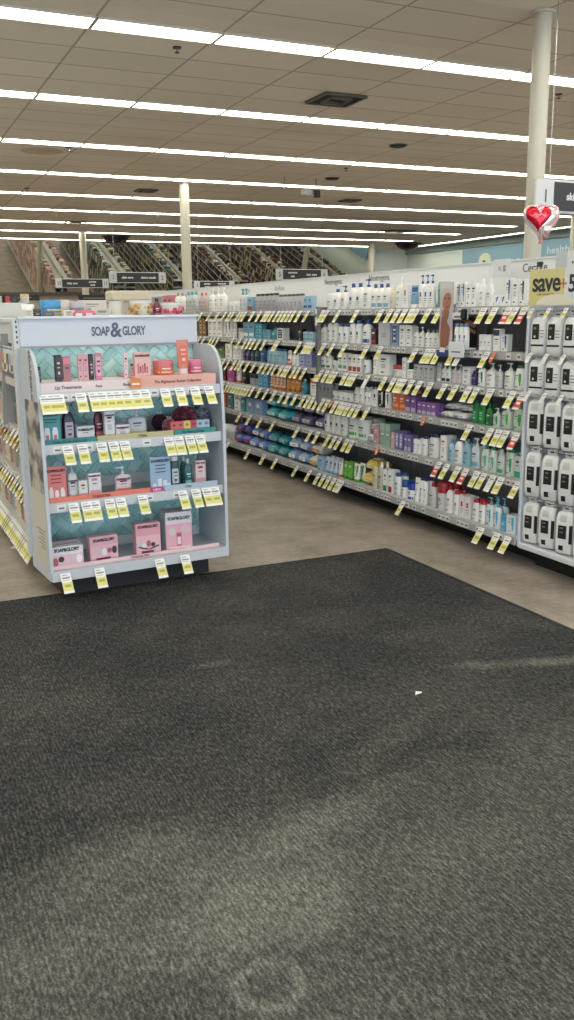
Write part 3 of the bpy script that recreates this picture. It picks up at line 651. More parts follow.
# (x from, x to, count, height px, kind, body, cap, style, c1, c2, description)
RUNS = {
1: [(150, 160, 2, 15, 'jar', SILV, GY, 'text', GY, DGRY, 'small silver jar'), (163, 172, 2, 16, 'box', PNK, PNK, 'band', RD, BK, 'pink carton'), (174, 183, 2, 18, 'bottle', W_, GY, 'text', GY, DGRY, 'slim white bottle'),
    (185, 196, 3, 19, 'bottle', CLR, CY, 'text', CY, DGRY, 'clear bottle with turquoise cap'), (198, 206, 2, 18, 'bottle', (206, 190, 192), PNK, 'text', GY, DGRY, 'clear bottle with pink cap'), (208, 224, 3, 22, 'pump', W_, W_, 'text', GY, GY, 'all-white pump bottle'),
    (226, 238, 3, 9, 'jar', W_, W_, 'text', GY, GY, 'little white jar'), (239, 246, 2, 21, 'pump', CLR, CY, 'text', CY, GY, 'tall pump bottle with turquoise head'), (247, 253, 1, 13, 'box', LB, LB, 'low', RD, BLU, 'blue carton with red corner'),
    (254, 276, 5, 16, 'flip', SILV, BK, 'text', PUR, DGRY, 'silver bottle with black top'), (277, 302, 6, 15, 'flip', (196, 194, 206), DGRY, 'dot', GY, BK, 'lilac-silver bottle with dark top'), (303, 312, 2, 13, 'box', (160, 196, 220), W_, 'band', BLU, BLU, 'pale blue patterned carton'),
    (325, 331, 1, 15, 'jar', W_, W_, 'text', GY, BLU, 'white tub beside the slotted post'), (332, 338, 1, 19, 'bottle', W_, BLU, 'dot', BLU, DGRY, 'short white bottle with blue cap'), (339, 346, 1, 22, 'pump', W_, BLU, 'dot', GY, DGRY, 'white bottle with navy blue pump'), (347, 361, 2, 24, 'bottle', W_, BLU, 'dot', BLU, DGRY, 'big white bottle with blue cap'),
    (362, 369, 1, 28, 'pump', W_, BLU, 'text', GY, DGRY, 'tall white bottle with blue pump'), (370, 388, 3, 23, 'bottle', W_, BLU, 'low', LB, DGRY, 'white bottle with blue cap and blue wave'), (389, 394, 1, 20, 'bottle', CRM, CRM, 'text', CRM, CRM, 'cream-coloured bottle'),
    (395, 401, 1, 30, 'pump', W_, W_, 'text', GY, GY, 'tall all-white pump bottle'), (402, 408, 1, 23, 'box', W_, W_, 'dot', GY, GY, 'plain white carton'), (409, 416, 1, 21, 'tube', LB, W_, 'top', BLU, DGRY, 'blue and white upright tube'),
    (418, 433, 3, 31, 'pump', W_, BLU, 'dot', BLU, DGRY, 'white pump bottle with bright blue head'), (435, 443, 1, 24, 'can', (96, 184, 186), (96, 184, 186), 'text', CY, TL, 'teal cylinder'),
    (456, 465, 2, 23, 'box', W_, W_, 'stripe', BLU, NAVY, 'white carton with blue wedge'), (466, 476, 2, 22, 'box', W_, W_, 'text', NAVY, NAVY, 'white carton with navy print'), (478, 484, 1, 26, 'bottle', W_, W_, 'text', GY, GY, 'milky white bottle'),
    (485, 491, 1, 26, 'bottle', (238, 240, 240), (238, 240, 240), 'band', W_, GY, 'blank white bottle'), (486, 504, 3, 10, 'tube', W_, W_, 'stripe', BLU, BLU, 'small white tube with blue triangle'), (505, 511, 1, 26, 'box', W_, BLU, 'stripe', BLU, BLU, 'tall carton half blue'),
    (512, 518, 1, 25, 'box', W_, W_, 'text', GY, DGRY, 'white carton with fine grey print'), (519, 525, 1, 25, 'box', W_, W_, 'stripe', BK, BK, 'white carton with black wedge')],
2: [(199, 206, 2, 18, 'box', (120, 84, 52), W_, 'panel', (190, 160, 110), BK, 'brown and gold carton'), (208, 222, 3, 17, 'box', W_, W_, 'text', GY, DGRY, 'tall pale carton'), (224, 231, 2, 17, 'box', W_, W_, 'stripe', BK, BK, 'narrow white and black carton'),
    (231, 235, 1, 18, 'tube', W_, W_, 'text', GY, GY, 'slim white tube'), (236, 242, 1, 9, 'jar', W_, GY, 'text', GY, GY, 'low grey-lidded jar'), (243, 254, 2, 15, 'box', LB, LB, 'band', W_, BLU, 'light blue carton'), (255, 262, 2, 14, 'box', CY, CY, 'panel', (120, 200, 220), BLU, 'turquoise carton'),
    (263, 270, 2, 9, 'box', LB, LB, 'text', W_, BLU, 'short light blue carton'), (271, 276, 1, 11, 'bottle', CY, CY, 'text', W_, W_, 'small turquoise bottle'), (277, 283, 1, 11, 'box', W_, W_, 'panel', BK, W_, 'small white box with black frame'), (298, 302, 1, 11, 'box', BK, BK, 'text', W_, W_, 'small black and white box'),
    (303, 313, 3, 9, 'box', (170, 206, 224), W_, 'band', CY, BLU, 'squat aqua box'), (320, 325, 1, 17, 'bottle', W_, GY, 'text', GY, GY, 'plain white bottle by the post'), (326, 336, 2, 22, 'bottle', W_, (70, 96, 138), 'text', BLU, DGRY, 'slim white bottle with slate blue cap'),
    (337, 347, 2, 18, 'flip', W_, (60, 90, 140), 'dot', BLU, DGRY, 'rounded white bottle with blue flip cap'), (348, 360, 2, 22, 'flip', W_, (50, 84, 140), 'dot', BLU, DGRY, 'tall rounded white bottle with blue cap'), (361, 369, 1, 23, 'bottle', W_, BLU, 'low', BLU, DGRY, 'broad white bottle with navy shoulder cap'),
    (371, 376, 1, 15, 'box', (60, 40, 44), BK, 'low', RD, W_, 'dark red and black carton'), (378, 390, 1, 22, 'box', (196, 200, 206), W_, 'text', (196, 200, 206), (196, 200, 206), 'blank pale grey box'), (391, 398, 1, 22, 'box', (150, 168, 192), W_, 'panel', (70, 104, 150), W_, 'carton striped in blue'),
    (399, 412, 2, 20, 'box', W_, W_, 'text', DGRY, BK, 'white carton with dark print'), (413, 423, 2, 19, 'pump', W_, W_, 'text', GY, DGRY, 'small white pump bottle'), (424, 438, 3, 17, 'bottle', W_, GY, 'text', GY, DGRY, 'short white grey-capped bottle'),
    (479, 491, 3, 15, 'box', W_, W_, 'top', W_, PUR, 'white carton with purple print'), (493, 500, 1, 21, 'box', W_, W_, 'top', (60, 50, 96), DGRY, 'tall white carton with deep purple top'), (501, 508, 1, 16, 'box', W_, W_, 'stripe', BLU, BLU, 'white carton with blue side')],
3: [(218, 224, 1, 10, 'box', (92, 132, 60), W_, 'text', W_, W_, 'leaf green box'), (225, 232, 1, 15, 'box', W_, W_, 'text', GY, DGRY, 'white speckled carton'), (233, 241, 2, 13, 'box', W_, W_, 'text', GY, GY, 'small white carton'), (242, 249, 2, 11, 'bottle', (66, 50, 110), DGRY, 'text', W_, W_, 'small dark purple bottle'),
    (250, 258, 2, 12, 'bottle', (30, 74, 96), BK, 'text', W_, W_, 'small dark teal bottle'), (259, 265, 1, 14, 'flip', (38, 100, 160), BK, 'text', W_, W_, 'royal blue bottle'), (266, 285, 5, 14, 'flip', (168, 206, 226), (40, 120, 180), 'text', BLU, BLU, 'pale blue bottle with blue cap'),
    (286, 290, 1, 14, 'tube', W_, PNK, 'low', (220, 60, 110), GY, 'white and magenta tube'), (291, 298, 2, 12, 'bottle', W_, W_, 'text', GY, GY, 'tiny white bottle'), (299, 312, 2, 15, 'box', LIL, LIL, 'panel', (176, 186, 220), BLU, 'wide lilac box'), (320, 330, 2, 17, 'pump', W_, W_, 'band', GRN, DGRY, 'white pump bottle with green band'),
    (331, 336, 1, 9, 'jar', W_, W_, 'dot', BK, DGRY, 'tiny white jar'), (338, 347, 2, 17, 'box', W_, W_, 'band', (90, 170, 110), DGRY, 'white carton with green band'), (348, 361, 3, 17, 'box', W_, W_, 'low', (170, 60, 60), BK, 'white carton with dark red foot'), (362, 368, 1, 15, 'flip', W_, BK, 'dot', RD, BK, 'white bottle with black cap and red dot'),
    (371, 377, 1, 18, 'tube', W_, W_, 'text', GY, DGRY, 'white upright tube'), (378, 389, 1, 22, 'box', W_, W_, 'text', DGRY, BK, 'large white carton'), (390, 400, 1, 11, 'jar', W_, RD, 'text', GY, DGRY, 'white jar with red lid'), (402, 406, 1, 19, 'box', W_, W_, 'text', GY, GY, 'narrow tall white carton'), (407, 413, 1, 8, 'box', W_, W_, 'text', GY, DGRY, 'small square white box'),
    (414, 434, 4, 14, 'box', (196, 198, 200), W_, 'text', DGRY, BK, 'silver-grey carton with black print'), (435, 440, 1, 18, 'tube', (206, 208, 208), W_, 'text', GY, GY, 'pale grey tube'), (441, 450, 2, 18, 'pump', W_, W_, 'low', BK, GY, 'white pump bottle with barcode square'), (451, 461, 2, 18, 'pump', (232, 220, 224), W_, 'text', PNK, GY, 'pinkish white pump bottle'),
    (462, 470, 1, 17, 'box', W_, W_, 'text', PUR, PUR, 'white carton with violet lettering'), (471, 476, 2, 14, 'bottle', (50, 38, 90), (40, 30, 70), 'text', W_, W_, 'slim indigo bottle'), (477, 484, 1, 23, 'pump', W_, (60, 160, 60), 'stripe', GRN, DGRY, 'pump bottle with leaf green head'),
    (485, 494, 1, 23, 'pump', W_, W_, 'text', DGRY, BK, 'white pump bottle with black print'), (495, 501, 1, 22, 'pump', CLR, W_, 'text', GY, GY, 'translucent grey pump bottle'), (503, 512, 1, 26, 'pump', (236, 238, 232), W_, 'text', DGRY, BK, 'wide white pump bottle'), (513, 523, 1, 24, 'flip', W_, (40, 110, 50), 'stripe', (70, 180, 80), DGRY, 'white bottle with green swoosh and green cap')],
4: [(220, 226, 2, 14, 'box', BK, BK, 'low', RD, W_, 'black carton with red foot'), (227, 234, 1, 14, 'box', (190, 80, 160), W_, 'text', W_, W_, 'magenta box'), (235, 240, 1, 14, 'tube', W_, ORG, 'text', ORG, GY, 'white tube with orange cap'), (241, 247, 1, 12, 'jar', BK, BK, 'text', W_, W_, 'black jar'), (248, 257, 2, 11, 'jar', SILV, BK, 'text', GY, DGRY, 'silver jar with black lid'),
    (258, 268, 2, 14, 'box', (70, 156, 204), W_, 'panel', (110, 190, 224), BLU, 'sky blue carton'), (269, 284, 4, 14, 'tube', (232, 214, 196), ORG, 'panel', ORG, W_, 'orange and white tube'), (285, 299, 3, 16, 'tube', (230, 160, 80), (200, 120, 40), 'top', (214, 120, 40), W_, 'amber orange tube'), (300, 305, 1, 14, 'bottle', (60, 140, 160), W_, 'text', W_, W_, 'small blue tapering bottle'),
    (308, 317, 1, 16, 'tube', W_, W_, 'top', ORG, BLU, 'white tube with orange top'), (319, 330, 3, 14, 'box', SILV, W_, 'dot', DGRY, BK, 'silver carton'), (331, 351, 4, 8, 'jar', W_, W_, 'dot', DGRY, BK, 'low white jar with dark round label'), (353, 363, 2, 15, 'flip', W_, W_, 'text', DGRY, BK, 'white bottle with three dark words'), (364, 371, 2, 17, 'pump', W_, W_, 'dot', BK, BK, 'white pump bottle with black dot'),
    (372, 377, 1, 16, 'box', W_, W_, 'dot', BK, BK, 'white carton with large black oval'), (378, 384, 1, 16, 'box', BK, BK, 'stripe', W_, W_, 'black carton with white stripe'), (385, 389, 1, 15, 'box', W_, W_, 'stripe', BK, BK, 'white carton with black stripe'), (391, 404, 2, 19, 'can', (226, 112, 52), CLR, 'band', (240, 170, 130), W_, 'orange canister with clear cap'),
    (405, 416, 2, 15, 'box', PUR, W_, 'low', (200, 186, 214), W_, 'tall purple box'), (417, 436, 4, 12, 'box', (138, 100, 168), W_, 'low', (206, 196, 216), W_, 'short purple box with white foot'), (438, 464, 2, 6, 'pack', W_, DGRY, 'text', GY, BK, 'flat white pouch lying down'),
    (471, 484, 2, 22, 'flip', (30, 130, 66), (24, 90, 50), 'panel', (50, 160, 90), (190, 230, 200), 'large green bottle'), (485, 491, 1, 20, 'bottle', (40, 120, 60), (20, 70, 40), 'text', W_, W_, 'dark green bottle'), (492, 499, 1, 18, 'pump', CLR, W_, 'stripe', GRN, DGRY, 'small clear pump bottle with green label'), (500, 510, 1, 24, 'pump', (206, 222, 208), W_, 'stripe', (80, 180, 90), DGRY, 'clear pump bottle with light green stripe'),
    (511, 523, 1, 24, 'flip', (210, 226, 208), (90, 180, 90), 'stripe', (70, 170, 80), DGRY, 'clear bottle with bright green stripe')],
5: [(221, 226, 1, 14, 'box', (206, 84, 64), W_, 'text', W_, W_, 'red-orange carton'), (227, 233, 1, 15, 'box', (40, 130, 130), W_, 'text', W_, W_, 'dark teal carton'), (234, 240, 1, 15, 'box', W_, W_, 'text', GY, DGRY, 'off-white carton'), (241, 245, 1, 13, 'box', (50, 160, 160), W_, 'text', W_, W_, 'bright teal carton'),
    (246, 262, 2, 14, 'box', (140, 172, 214), W_, 'dot', W_, BLU, 'blue wipes box'), (263, 288, 2, 9, 'pack', (64, 176, 188), (30, 120, 150), 'text', (190, 230, 230), BK, 'turquoise wipes pack'), (289, 310, 2, 10, 'pack', (92, 84, 116), (50, 46, 70), 'text', (190, 186, 210), BK, 'dusky purple wipes pack'), (311, 321, 1, 13, 'pack', (140, 130, 176), (60, 50, 100), 'text', W_, BK, 'violet wipes pack'),
    (323, 345, 4, 21, 'flip', W_, (46, 110, 50), 'dot', DGRY, BK, 'white bottle with dark green cap'), (346, 365, 2, 20, 'can', W_, W_, 'band', (110, 190, 100), DGRY, 'white canister with green band'), (366, 372, 1, 8, 'pack', W_, W_, 'text', GY, BK, 'white refill pouch'),
    (373, 379, 1, 17, 'box', (206, 158, 164), W_, 'text', W_, W_, 'dusty pink box'), (380, 390, 2, 22, 'box', (150, 182, 164), W_, 'top', (170, 200, 184), W_, 'sage green box'), (391, 394, 1, 15, 'box', (222, 180, 184), W_, 'text', W_, W_, 'narrow pale pink box'), (395, 403, 2, 18, 'box', (108, 96, 158), W_, 'panel', (180, 176, 206), W_, 'blue-violet box'), (404, 411, 2, 16, 'box', (124, 112, 170), W_, 'low', (190, 186, 214), W_, 'lavender box'),
    (412, 420, 2, 14, 'can', W_, W_, 'text', LB, BLU, 'white swirl-printed can'), (421, 426, 1, 19, 'flip', W_, NAVY, 'text', GY, BLU, 'slim white bottle with navy cap'), (427, 437, 1, 23, 'flip', (236, 238, 240), NAVY, 'text', GY, BLU, 'oval white bottle with navy cap'), (440, 446, 1, 24, 'box', W_, W_, 'text', GY, RD, 'tall white box with red print'),
    (447, 453, 1, 22, 'bottle', (166, 200, 216), (90, 160, 200), 'text', BLU, BLU, 'clear light blue bottle'), (453, 461, 1, 26, 'bottle', W_, NAVY, 'text', GY, DGRY, 'tall white bottle with navy cap'), (462, 469, 1, 26, 'bottle', (150, 196, 214), (80, 150, 190), 'text', NAVY, NAVY, 'tall clear blue bottle'), (470, 478, 1, 29, 'pump', (216, 226, 230), W_, 'low', LB, DGRY, 'translucent pump bottle with blue foot'),
    (480, 495, 2, 25, 'bottle', (224, 236, 228), (30, 140, 96), 'stripe', (60, 190, 140), DGRY, 'white bottle with green cap and mint wedge'), (496, 503, 1, 24, 'bottle', (222, 232, 226), W_, 'low', (60, 170, 120), DGRY, 'pale bottle with green foot'), (504, 513, 1, 27, 'flip', (224, 236, 228), (30, 130, 90), 'stripe', (50, 170, 120), RD, 'wide bottle with mint green wedge'), (514, 521, 1, 22, 'box', (220, 226, 222), W_, 'low', (50, 170, 130), DGRY, 'pale box with green foot')],
6: [(222, 231, 2, 14, 'jar', CLR, W_, 'text', GY, GY, 'clear plastic jar'), (233, 246, 2, 9, 'pack', (70, 100, 190), RD, 'text', (190, 60, 70), BK, 'blue and red refill pack'), (247, 264, 2, 12, 'pack', (104, 140, 204), (150, 60, 60), 'text', W_, BK, 'periwinkle wipes pack'), (265, 285, 2, 14, 'pack', (36, 136, 148), (20, 90, 110), 'text', (120, 200, 200), BK, 'deep teal wipes pack'), (286, 305, 2, 11, 'pack', (140, 170, 208), (110, 140, 180), 'text', W_, BK, 'pale blue wipes pack'),
    (306, 316, 1, 12, 'pack', (226, 224, 214), W_, 'text', (230, 160, 110), BK, 'white and cream wipes pack'), (317, 323, 1, 13, 'box', (160, 200, 226), W_, 'text', W_, BLU, 'soft blue carton'), (324, 336, 3, 16, 'tube', (214, 226, 240), LB, 'dot', NAVY, NAVY, 'white tube with navy dot'), (337, 341, 1, 15, 'tube', W_, ORG, 'text', ORG, GY, 'slim white tube with orange print'), (342, 351, 2, 17, 'tube', (110, 190, 70), (60, 140, 50), 'text', W_, W_, 'lime green tube'),
    (352, 358, 1, 18, 'tube', W_, (90, 180, 60), 'stripe', (60, 160, 60), DGRY, 'white tube with green trim'), (359, 371, 1, 11, 'pack', (222, 200, 96), W_, 'text', (240, 230, 170), BK, 'yellow wipes pack'), (371, 376, 1, 26, 'bottle', (214, 206, 170), (226, 180, 40), 'text', GRN, DGRY, 'clear oil bottle with yellow cap'),
    (377, 382, 1, 27, 'bottle', (206, 206, 190), W_, 'text', GRN, DGRY, 'clear oil bottle with white cap'), (383, 387, 1, 22, 'box', W_, W_, 'low', (40, 140, 100), DGRY, 'white carton with green square'), (388, 392, 1, 23, 'box', W_, W_, 'low', RD, DGRY, 'white carton with red square'), (393, 399, 1, 22, 'flip', W_, BLU, 'text', LB, BLU, 'rounded white lotion bottle with blue top'), (400, 405, 1, 17, 'jar', W_, BLU, 'text', GY, BLU, 'white jar with blue screw lid'),
    (406, 412, 1, 16, 'jar', W_, (40, 60, 170), 'low', (40, 60, 190), BLU, 'white jar with royal blue foot'), (413, 418, 1, 24, 'tube', W_, W_, 'text', (60, 160, 150), (60, 160, 150), 'white tube with green script'), (419, 426, 2, 27, 'flip', W_, NAVY, 'text', GY, DGRY, 'tall white bottle with dark blue cap'), (427, 434, 1, 24, 'bottle', (210, 208, 210), RD, 'text', GY, DGRY, 'greyish bottle with red cap'), (435, 443, 1, 27, 'jar', (222, 222, 222), RD, 'dot', GY, BK, 'big white jar with red lid'),
    (445, 451, 1, 27, 'bottle', W_, RD, 'text', RD, DGRY, 'white bottle with wide red cap'), (452, 458, 1, 24, 'flip', W_, RD, 'dot', GY, DGRY, 'white bottle with flat red cap'), (459, 470, 2, 22, 'box', (236, 232, 232), W_, 'dot', RD, DGRY, 'white box with dark red oval'), (471, 484, 2, 22, 'flip', W_, (190, 36, 40), 'text', GY, DGRY, 'white bottle with glossy red lid'),
    (485, 499, 2, 29, 'pump', (226, 236, 240), (110, 196, 216), 'stripe', (90, 180, 214), DGRY, 'white pump bottle with sky blue head'), (500, 505, 1, 16, 'jar', (90, 180, 214), (60, 160, 200), 'text', W_, W_, 'sky blue jar'), (506, 516, 1, 18, 'box', (222, 234, 238), W_, 'stripe', (90, 180, 214), PNK, 'white box with sky blue wedge')],
}
nprod = 0
for sh, runs in RUNS.items():
    prev = None; fx = XF - (.04 if sh == 6 else 0)
    for idx, (xa, xb, n, hp, kind, bc, cc, st, c1, c2, desc) in enumerate(runs):
        yc = at((xa+xb)/2, 0, 0, fx)   # replaced below with the height of the shelf
        # intersection of the vertical picture line with the front of the goods at shelf height
        def yat(px):
            lo, hi = 3.0, 20.0
            for _ in range(40):
                mid = (lo+hi)/2; v = Vector((fx, mid, SURF[sh]+.08))-Vector((0, 0, H)); u = 287+F*v.dot(RT)/v.dot(FW)
                if u > px: lo = mid
                else: hi = mid
            return mid
        ya, yb = yat(xa), yat(xb); pitch = (ya-yb)/n; v = Vector((fx, (ya+yb)/2, SURF[sh]))-Vector((0, 0, H)); zc = v.dot(FW)
        h = hp*zc/F*1.03; top = {1: 9, 2: .205, 3: .16, 4: .185, 5: .23, 6: .275}[sh]; h = min(h, top)
        wd = pitch*.93
        d = {'box': min(.07, max(.03, wd*.6)), 'tube': min(.045, wd*.7), 'jar': wd, 'can': wd, 'dropper': wd}.get(kind, min(.06, max(.035, wd*.62)))
        if kind in ('jar', 'can'): d = min(wd, .11)
        if kind == 'pack': d = .16; h = min(h*1.15, .1)
        deep = 2 if (kind != 'pack' and sh in (4, 5, 6) and xa > 318) else (2 if kind == 'pack' else 1)
        if deep*n > 1: group = desc + 's, ' + SHN[sh]
        else: group = None
        first = None
        for q in range(n):
            for dd in range(deep):
                x = fx + d/2 + (0 if kind != 'pack' else 0); y = ya-pitch*(q+.5)
                if kind == 'pack':
                    x = fx+d/2+.005; zz = SURF[sh]+dd*(h*1.08)
                    if dd: x += .02
                else: zz = SURF[sh]; x += dd*(d+.008)
                jit = random.uniform(-.02, .02) if kind != 'box' else random.uniform(-.01, .01)
                if kind == 'pack': jit = random.uniform(-.22, .22); x += random.uniform(0, .03)
                if first is None:
                    o = first = make(kind, wd, h, d, bc, cc, st, c1, c2); o.location = (x, y, zz); o.rotation_euler.z = RZ
                else: o = dup(first, (x, y, zz), RZ+jit)
                pos = '' if n == 1 else (('left', 'right')[q] if n == 2 else ('left', 'middle', 'right')[q] if n == 3 else OW[q])
                dp = '' if deep == 1 else (('lower ', 'upper ')[dd] if kind == 'pack' else ('front ', 'rear ')[dd])
                pos = dp+pos+(' of '+{2: 'two', 3: 'three', 4: 'four', 5: 'five', 6: 'six'}[n] if n > 1 else ('one' if dp else ''))
                tag(o, desc+(', '+pos if pos else '')+', long run\'s '+SHN[sh]+(' far end' if idx == 0 else ''), KN[kind][1], group); nprod += 1
        prev = desc
# price tags in the rails
TAGS = {1: [202, 211, 219, 226, 231, 234, 240, 243, 246, 254, 261, 267, 270, 274, 279, 283, 287, 291, 295, 301, 309, 324, 328, 340, 358, 382.5, 392, 399, 406, 413, 418, 430, 441, 485, 496, 'r510', 517, 'r526'],
 2: [201, 205, 212, 215, 219, 234, 241, 247, 251, 255, 260, 266, 277, 279, 301, 308, 311, 314, 325, 334, 346, 368, 382, 417, 429, 434, 440, 455, 'w462', 488, 'o495'],
 3: [225, 230, 236, 240, 243, 249, 256, 263, 268, 273, 277, 283, 287, 290, 296, 300, 306, 320, 323, 328, 333, 337, 347, 352, 356, 'w369', 386, 395, 401, 405, 413, 421, 432, 446, 457, 470, 478, 492, 514, 'r524'],
 4: [225, 229, 232, 235, 238, 241, 244, 247, 250, 254, 261, 268, 276, 284, 290, 297, 305, 310, 314, 319, 324, 329, 'o332.5', 337, 342, 346, 350, 355, 360, 369, 'o426', 471, 492, 500, 507, 'r518'],
 5: [241, 251, 262, 275, 299, 312, 319, 'l330', 336, 341, 'l348', 353, 'o379', 'r440', 448, 459, 'r467', 478, 485, 'w494', 502, 519],
 6: [229, 250, 265, 277, 298, 311, 320, 325, 330, 335, 340, 'w343', 404, 482, 498, 509]}
for sh, lst in TAGS.items():
    cnt = {}
    for v in lst:
        kind = 'yellow'
        if isinstance(v, str): kind = {'r': 'red', 'o': 'orange', 'w': 'white', 'l': 'loop'}[v[0]]; v = float(v[1:])
        f = GX-.016-(.045 if sh == 6 else 0); z = RAILB[sh]+.044
        lo, hi = 3.0, 20.0
        for _ in range(40):
            mid = (lo+hi)/2; q = Vector((f, mid, z))-Vector((0, 0, H)); u = 287+F*q.dot(RT)/q.dot(FW)
            if u > v: lo = mid
            else: hi = mid
        nm = {'yellow': 'white and yellow price tag', 'red': 'white price tag with red sale block', 'orange': 'orange price tag', 'white': 'plain white price tag', 'loop': 'curled yellow edged price tag'}[kind]
        cnt[nm] = cnt.get(nm, 0)+1
        put_tag(f, mid, z, RZ+random.uniform(-.06, .06), '%s, %s from far end, long run\'s %s rail' % (nm, OW[cnt[nm]-1], SHN[sh]), '%ss, long run, %s rail' % (nm, SHN[sh]), kind, s=(1.0 if kind != 'orange' else .6))

# portrait card between the nearest two sections, device and display stand
skin = M((150, 96, 78), .5); skin2 = M((176, 122, 102), .5); hairm = M((34, 22, 20), .6)
t = root('portrait_card', (GX-.035, 5.10, 1.27), RZ+.12); B().box(-.065, .065, 0, .004, 0, .49, M((206, 196, 196), .5)).obj('card', t)
def oval(cx, cz, rx, rz, tl=0, n=20): return [(cx+rx*math.cos(2*PI*k/n)*math.cos(tl)-rz*math.sin(2*PI*k/n)*math.sin(tl), cz+rx*math.cos(2*PI*k/n)*math.sin(tl)+rz*math.sin(2*PI*k/n)*math.cos(tl)) for k in range(n)]
b = B(); b.prism([(-.05, .06), (-.01, .05), (.03, .08), (.045, .2), (.05, .27), (.0, .28), (-.045, .26), (-.055, .15)], 'y', -.0016, -.0004, skin)      # arms
b.prism(oval(.008, .36, .042, .062, -.15), 'y', -.0028, -.0014, skin2); b.prism([(-.02, .26), (.03, .26), (.028, .32), (-.015, .32)], 'y', -.0024, -.0012, skin)     # face and neck
b.prism(oval(-.012, .385, .010, .004), 'y', -.0036, -.0026, hairm); b.prism(oval(.026, .382, .010, .004), 'y', -.0036, -.0026, hairm); b.prism(oval(.01, .328, .014, .005), 'y', -.0036, -.0026, M((140, 60, 60), .5)); b.prism(oval(.008, .355, .005, .012), 'y', -.0034, -.0026, M((156, 100, 82), .5))
for k in range(4): b.prism(oval(-.03+.017*k, .275+.006*k, .007, .032, .25), 'y', -.0040-.0002*k, -.0026, M((164, 112, 92), .5))      # fingers raised to the chin
b.obj('printed_portrait', t)
b = B(); b.prism([(-.063, .40), (-.04, .43), (.0, .447), (.04, .435), (.063, .41), (.063, .475), (-.063, .475)], 'y', -.0034, -.0018, M((214, 208, 206), .5)); b.obj('printed_headscarf', t); b = B(); b.prism([(.015, .23), (.063, .17), (.063, .29), (.045, .3)], 'y', -.0046, -.0034, M((190, 186, 200), .5)); b.obj('printed_sleeve', t)
b = B(); b.box(-.06, .06, -.03, -.004, .0, .045, M((40, 70, 130), .4), .006); b.box(-.02, .03, -.034, -.03, .03, .06, TAGW); b.obj('card_foot', t)
tag(t, 'portrait advertising card of a brown-skinned face standing at the shelf edge', 'display card')
t = root('shelf_talker', (GX-.02, 4.955, 1.515), RZ); B().box(-.1, .085, -.01, 0, 0, .045, WHITE, .004).obj('ledge', t); b = B(); b.box(-.06, .02, -.012, -.0101, .012, .024, GREYINK); b.obj('printed_line', t); B().box(.055, .095, -.05, -.0101, .0, .07, BLACK, .01).obj('black_sensor', t)
tag(t, 'white shelf talker strip carrying a black sensor on the top shelf', 'shelf talker')
t = root('hand_cream_stand', (GX+.01, 4.93, 1.321), RZ); b = B(); b.box(-.085, .085, .02, .024, 0, .205, M((18, 14, 16), .5)); b.obj('back_card', t)
b = B(); b.prism([(-.08, .19), (-.02, .16), (.06, .14), (.08, .15), (.06, .17), (-.02, .2)], 'y', .0175, .0195, skin); b.prism([(-.07, .14), (.0, .12), (.07, .10), (.08, .115), (.0, .145), (-.06, .165)], 'y', .0165, .018, skin2); b.obj('printed_hands', t)
b = B(); b.box(-.085, .085, -.075, .02, -.0, .012, WHITE, .003); b.box(-.085, .085, -.08, -.07, -.05, .05, WHITE, .004); b.box(-.05, .05, -.0815, -.0801, -.02, -.01, GREYINK); b.obj('tray', t); tag(t, 'black display stand printed with hands on the second shelf', 'display stand')
pr = None
for q, dx in enumerate((-.05, 0, .05)):
    if pr is None: pr = o = make('flip', .045, .155, .035, W_, (110, 130, 170), 'dot', BLU, DGRY)
    else: o = dup(pr, (0, 0, 0), RZ)
    o.location = (GX-.025, 4.93-dx, 1.334); o.rotation_euler.z = RZ
    tag(o, '%s white hand cream bottle in the black hands display' % ('right', 'middle', 'left')[q], 'bottle', 'bottles in the black hands display')
p = at(493, 270, 0, 3.9); t = root('white_card', (3.86, 4.91, 1.785), RZ); B().box(-.085, .085, 0, .003, 0, .115, WHITE, 0).obj('card', t); b = B(); b.box(-.03, .0, -.0015, -.0002, .04, .07, M((190, 192, 196), .5)); b.box(.02, .045, -.0015, -.0002, .035, .075, M((150, 150, 154), .5)); b.obj('faint_print', t)
tag(t, 'blank white card hung on the header left of the black header lettering', 'card')

# ------------------------------------------------------------------ peg section with hanging white packs
t = root('peg_wall', (GX+.0, 3.785, 0), RZ)
B().box(-.47, .485, .14, .17, .1, 1.9, M((196, 204, 212), .5)).obj('peg_panel', t)
B().box(-.49, -.468, -.04, .4, .13, 1.62, M((214, 220, 228), .4), .004).obj('side_panel', t)
B().box(-.47, .485, .1, .4, .001, .1, BLACK).obj('kick_plate', t)
b = B(); b.box(-.468, .485, -.05, .14, .13, .165, M((220, 224, 230), .4), .006); b.obj('base_deck', t)
b = B(); b.box(-.35, .485, .12, .139, 1.75, 1.9, WHITE); b.obj('header_panel', t)
b = B()
for i in range(9): [b.box(-.31+i*.05, -.298+i*.05, .1175, .12, 1.79+k*.04, 1.80+k*.04, DARK) for k in range(2)]
b.obj('printed_dots', t)
rows = [(1.53, .22), (1.275, .21), (1.05, .27), (.735, .27), (.425, .25)]
for k, (zt, h) in enumerate(rows):
    b = B(); b.tube([(-.45, -.03, zt+.03), (.47, -.03, zt+.03)], .004, CHROME, 6)
    for i in range(6): b.tube([(-.42+i*.148, .139, zt+.035), (-.42+i*.148, -.05, zt+.035), (-.42+i*.148, -.058, zt+.05)], .003, CHROME, 6)
    b.obj('peg_rail', t)
tag(t, 'white pegboard bay with hooks at the right picture edge', 'shelving')
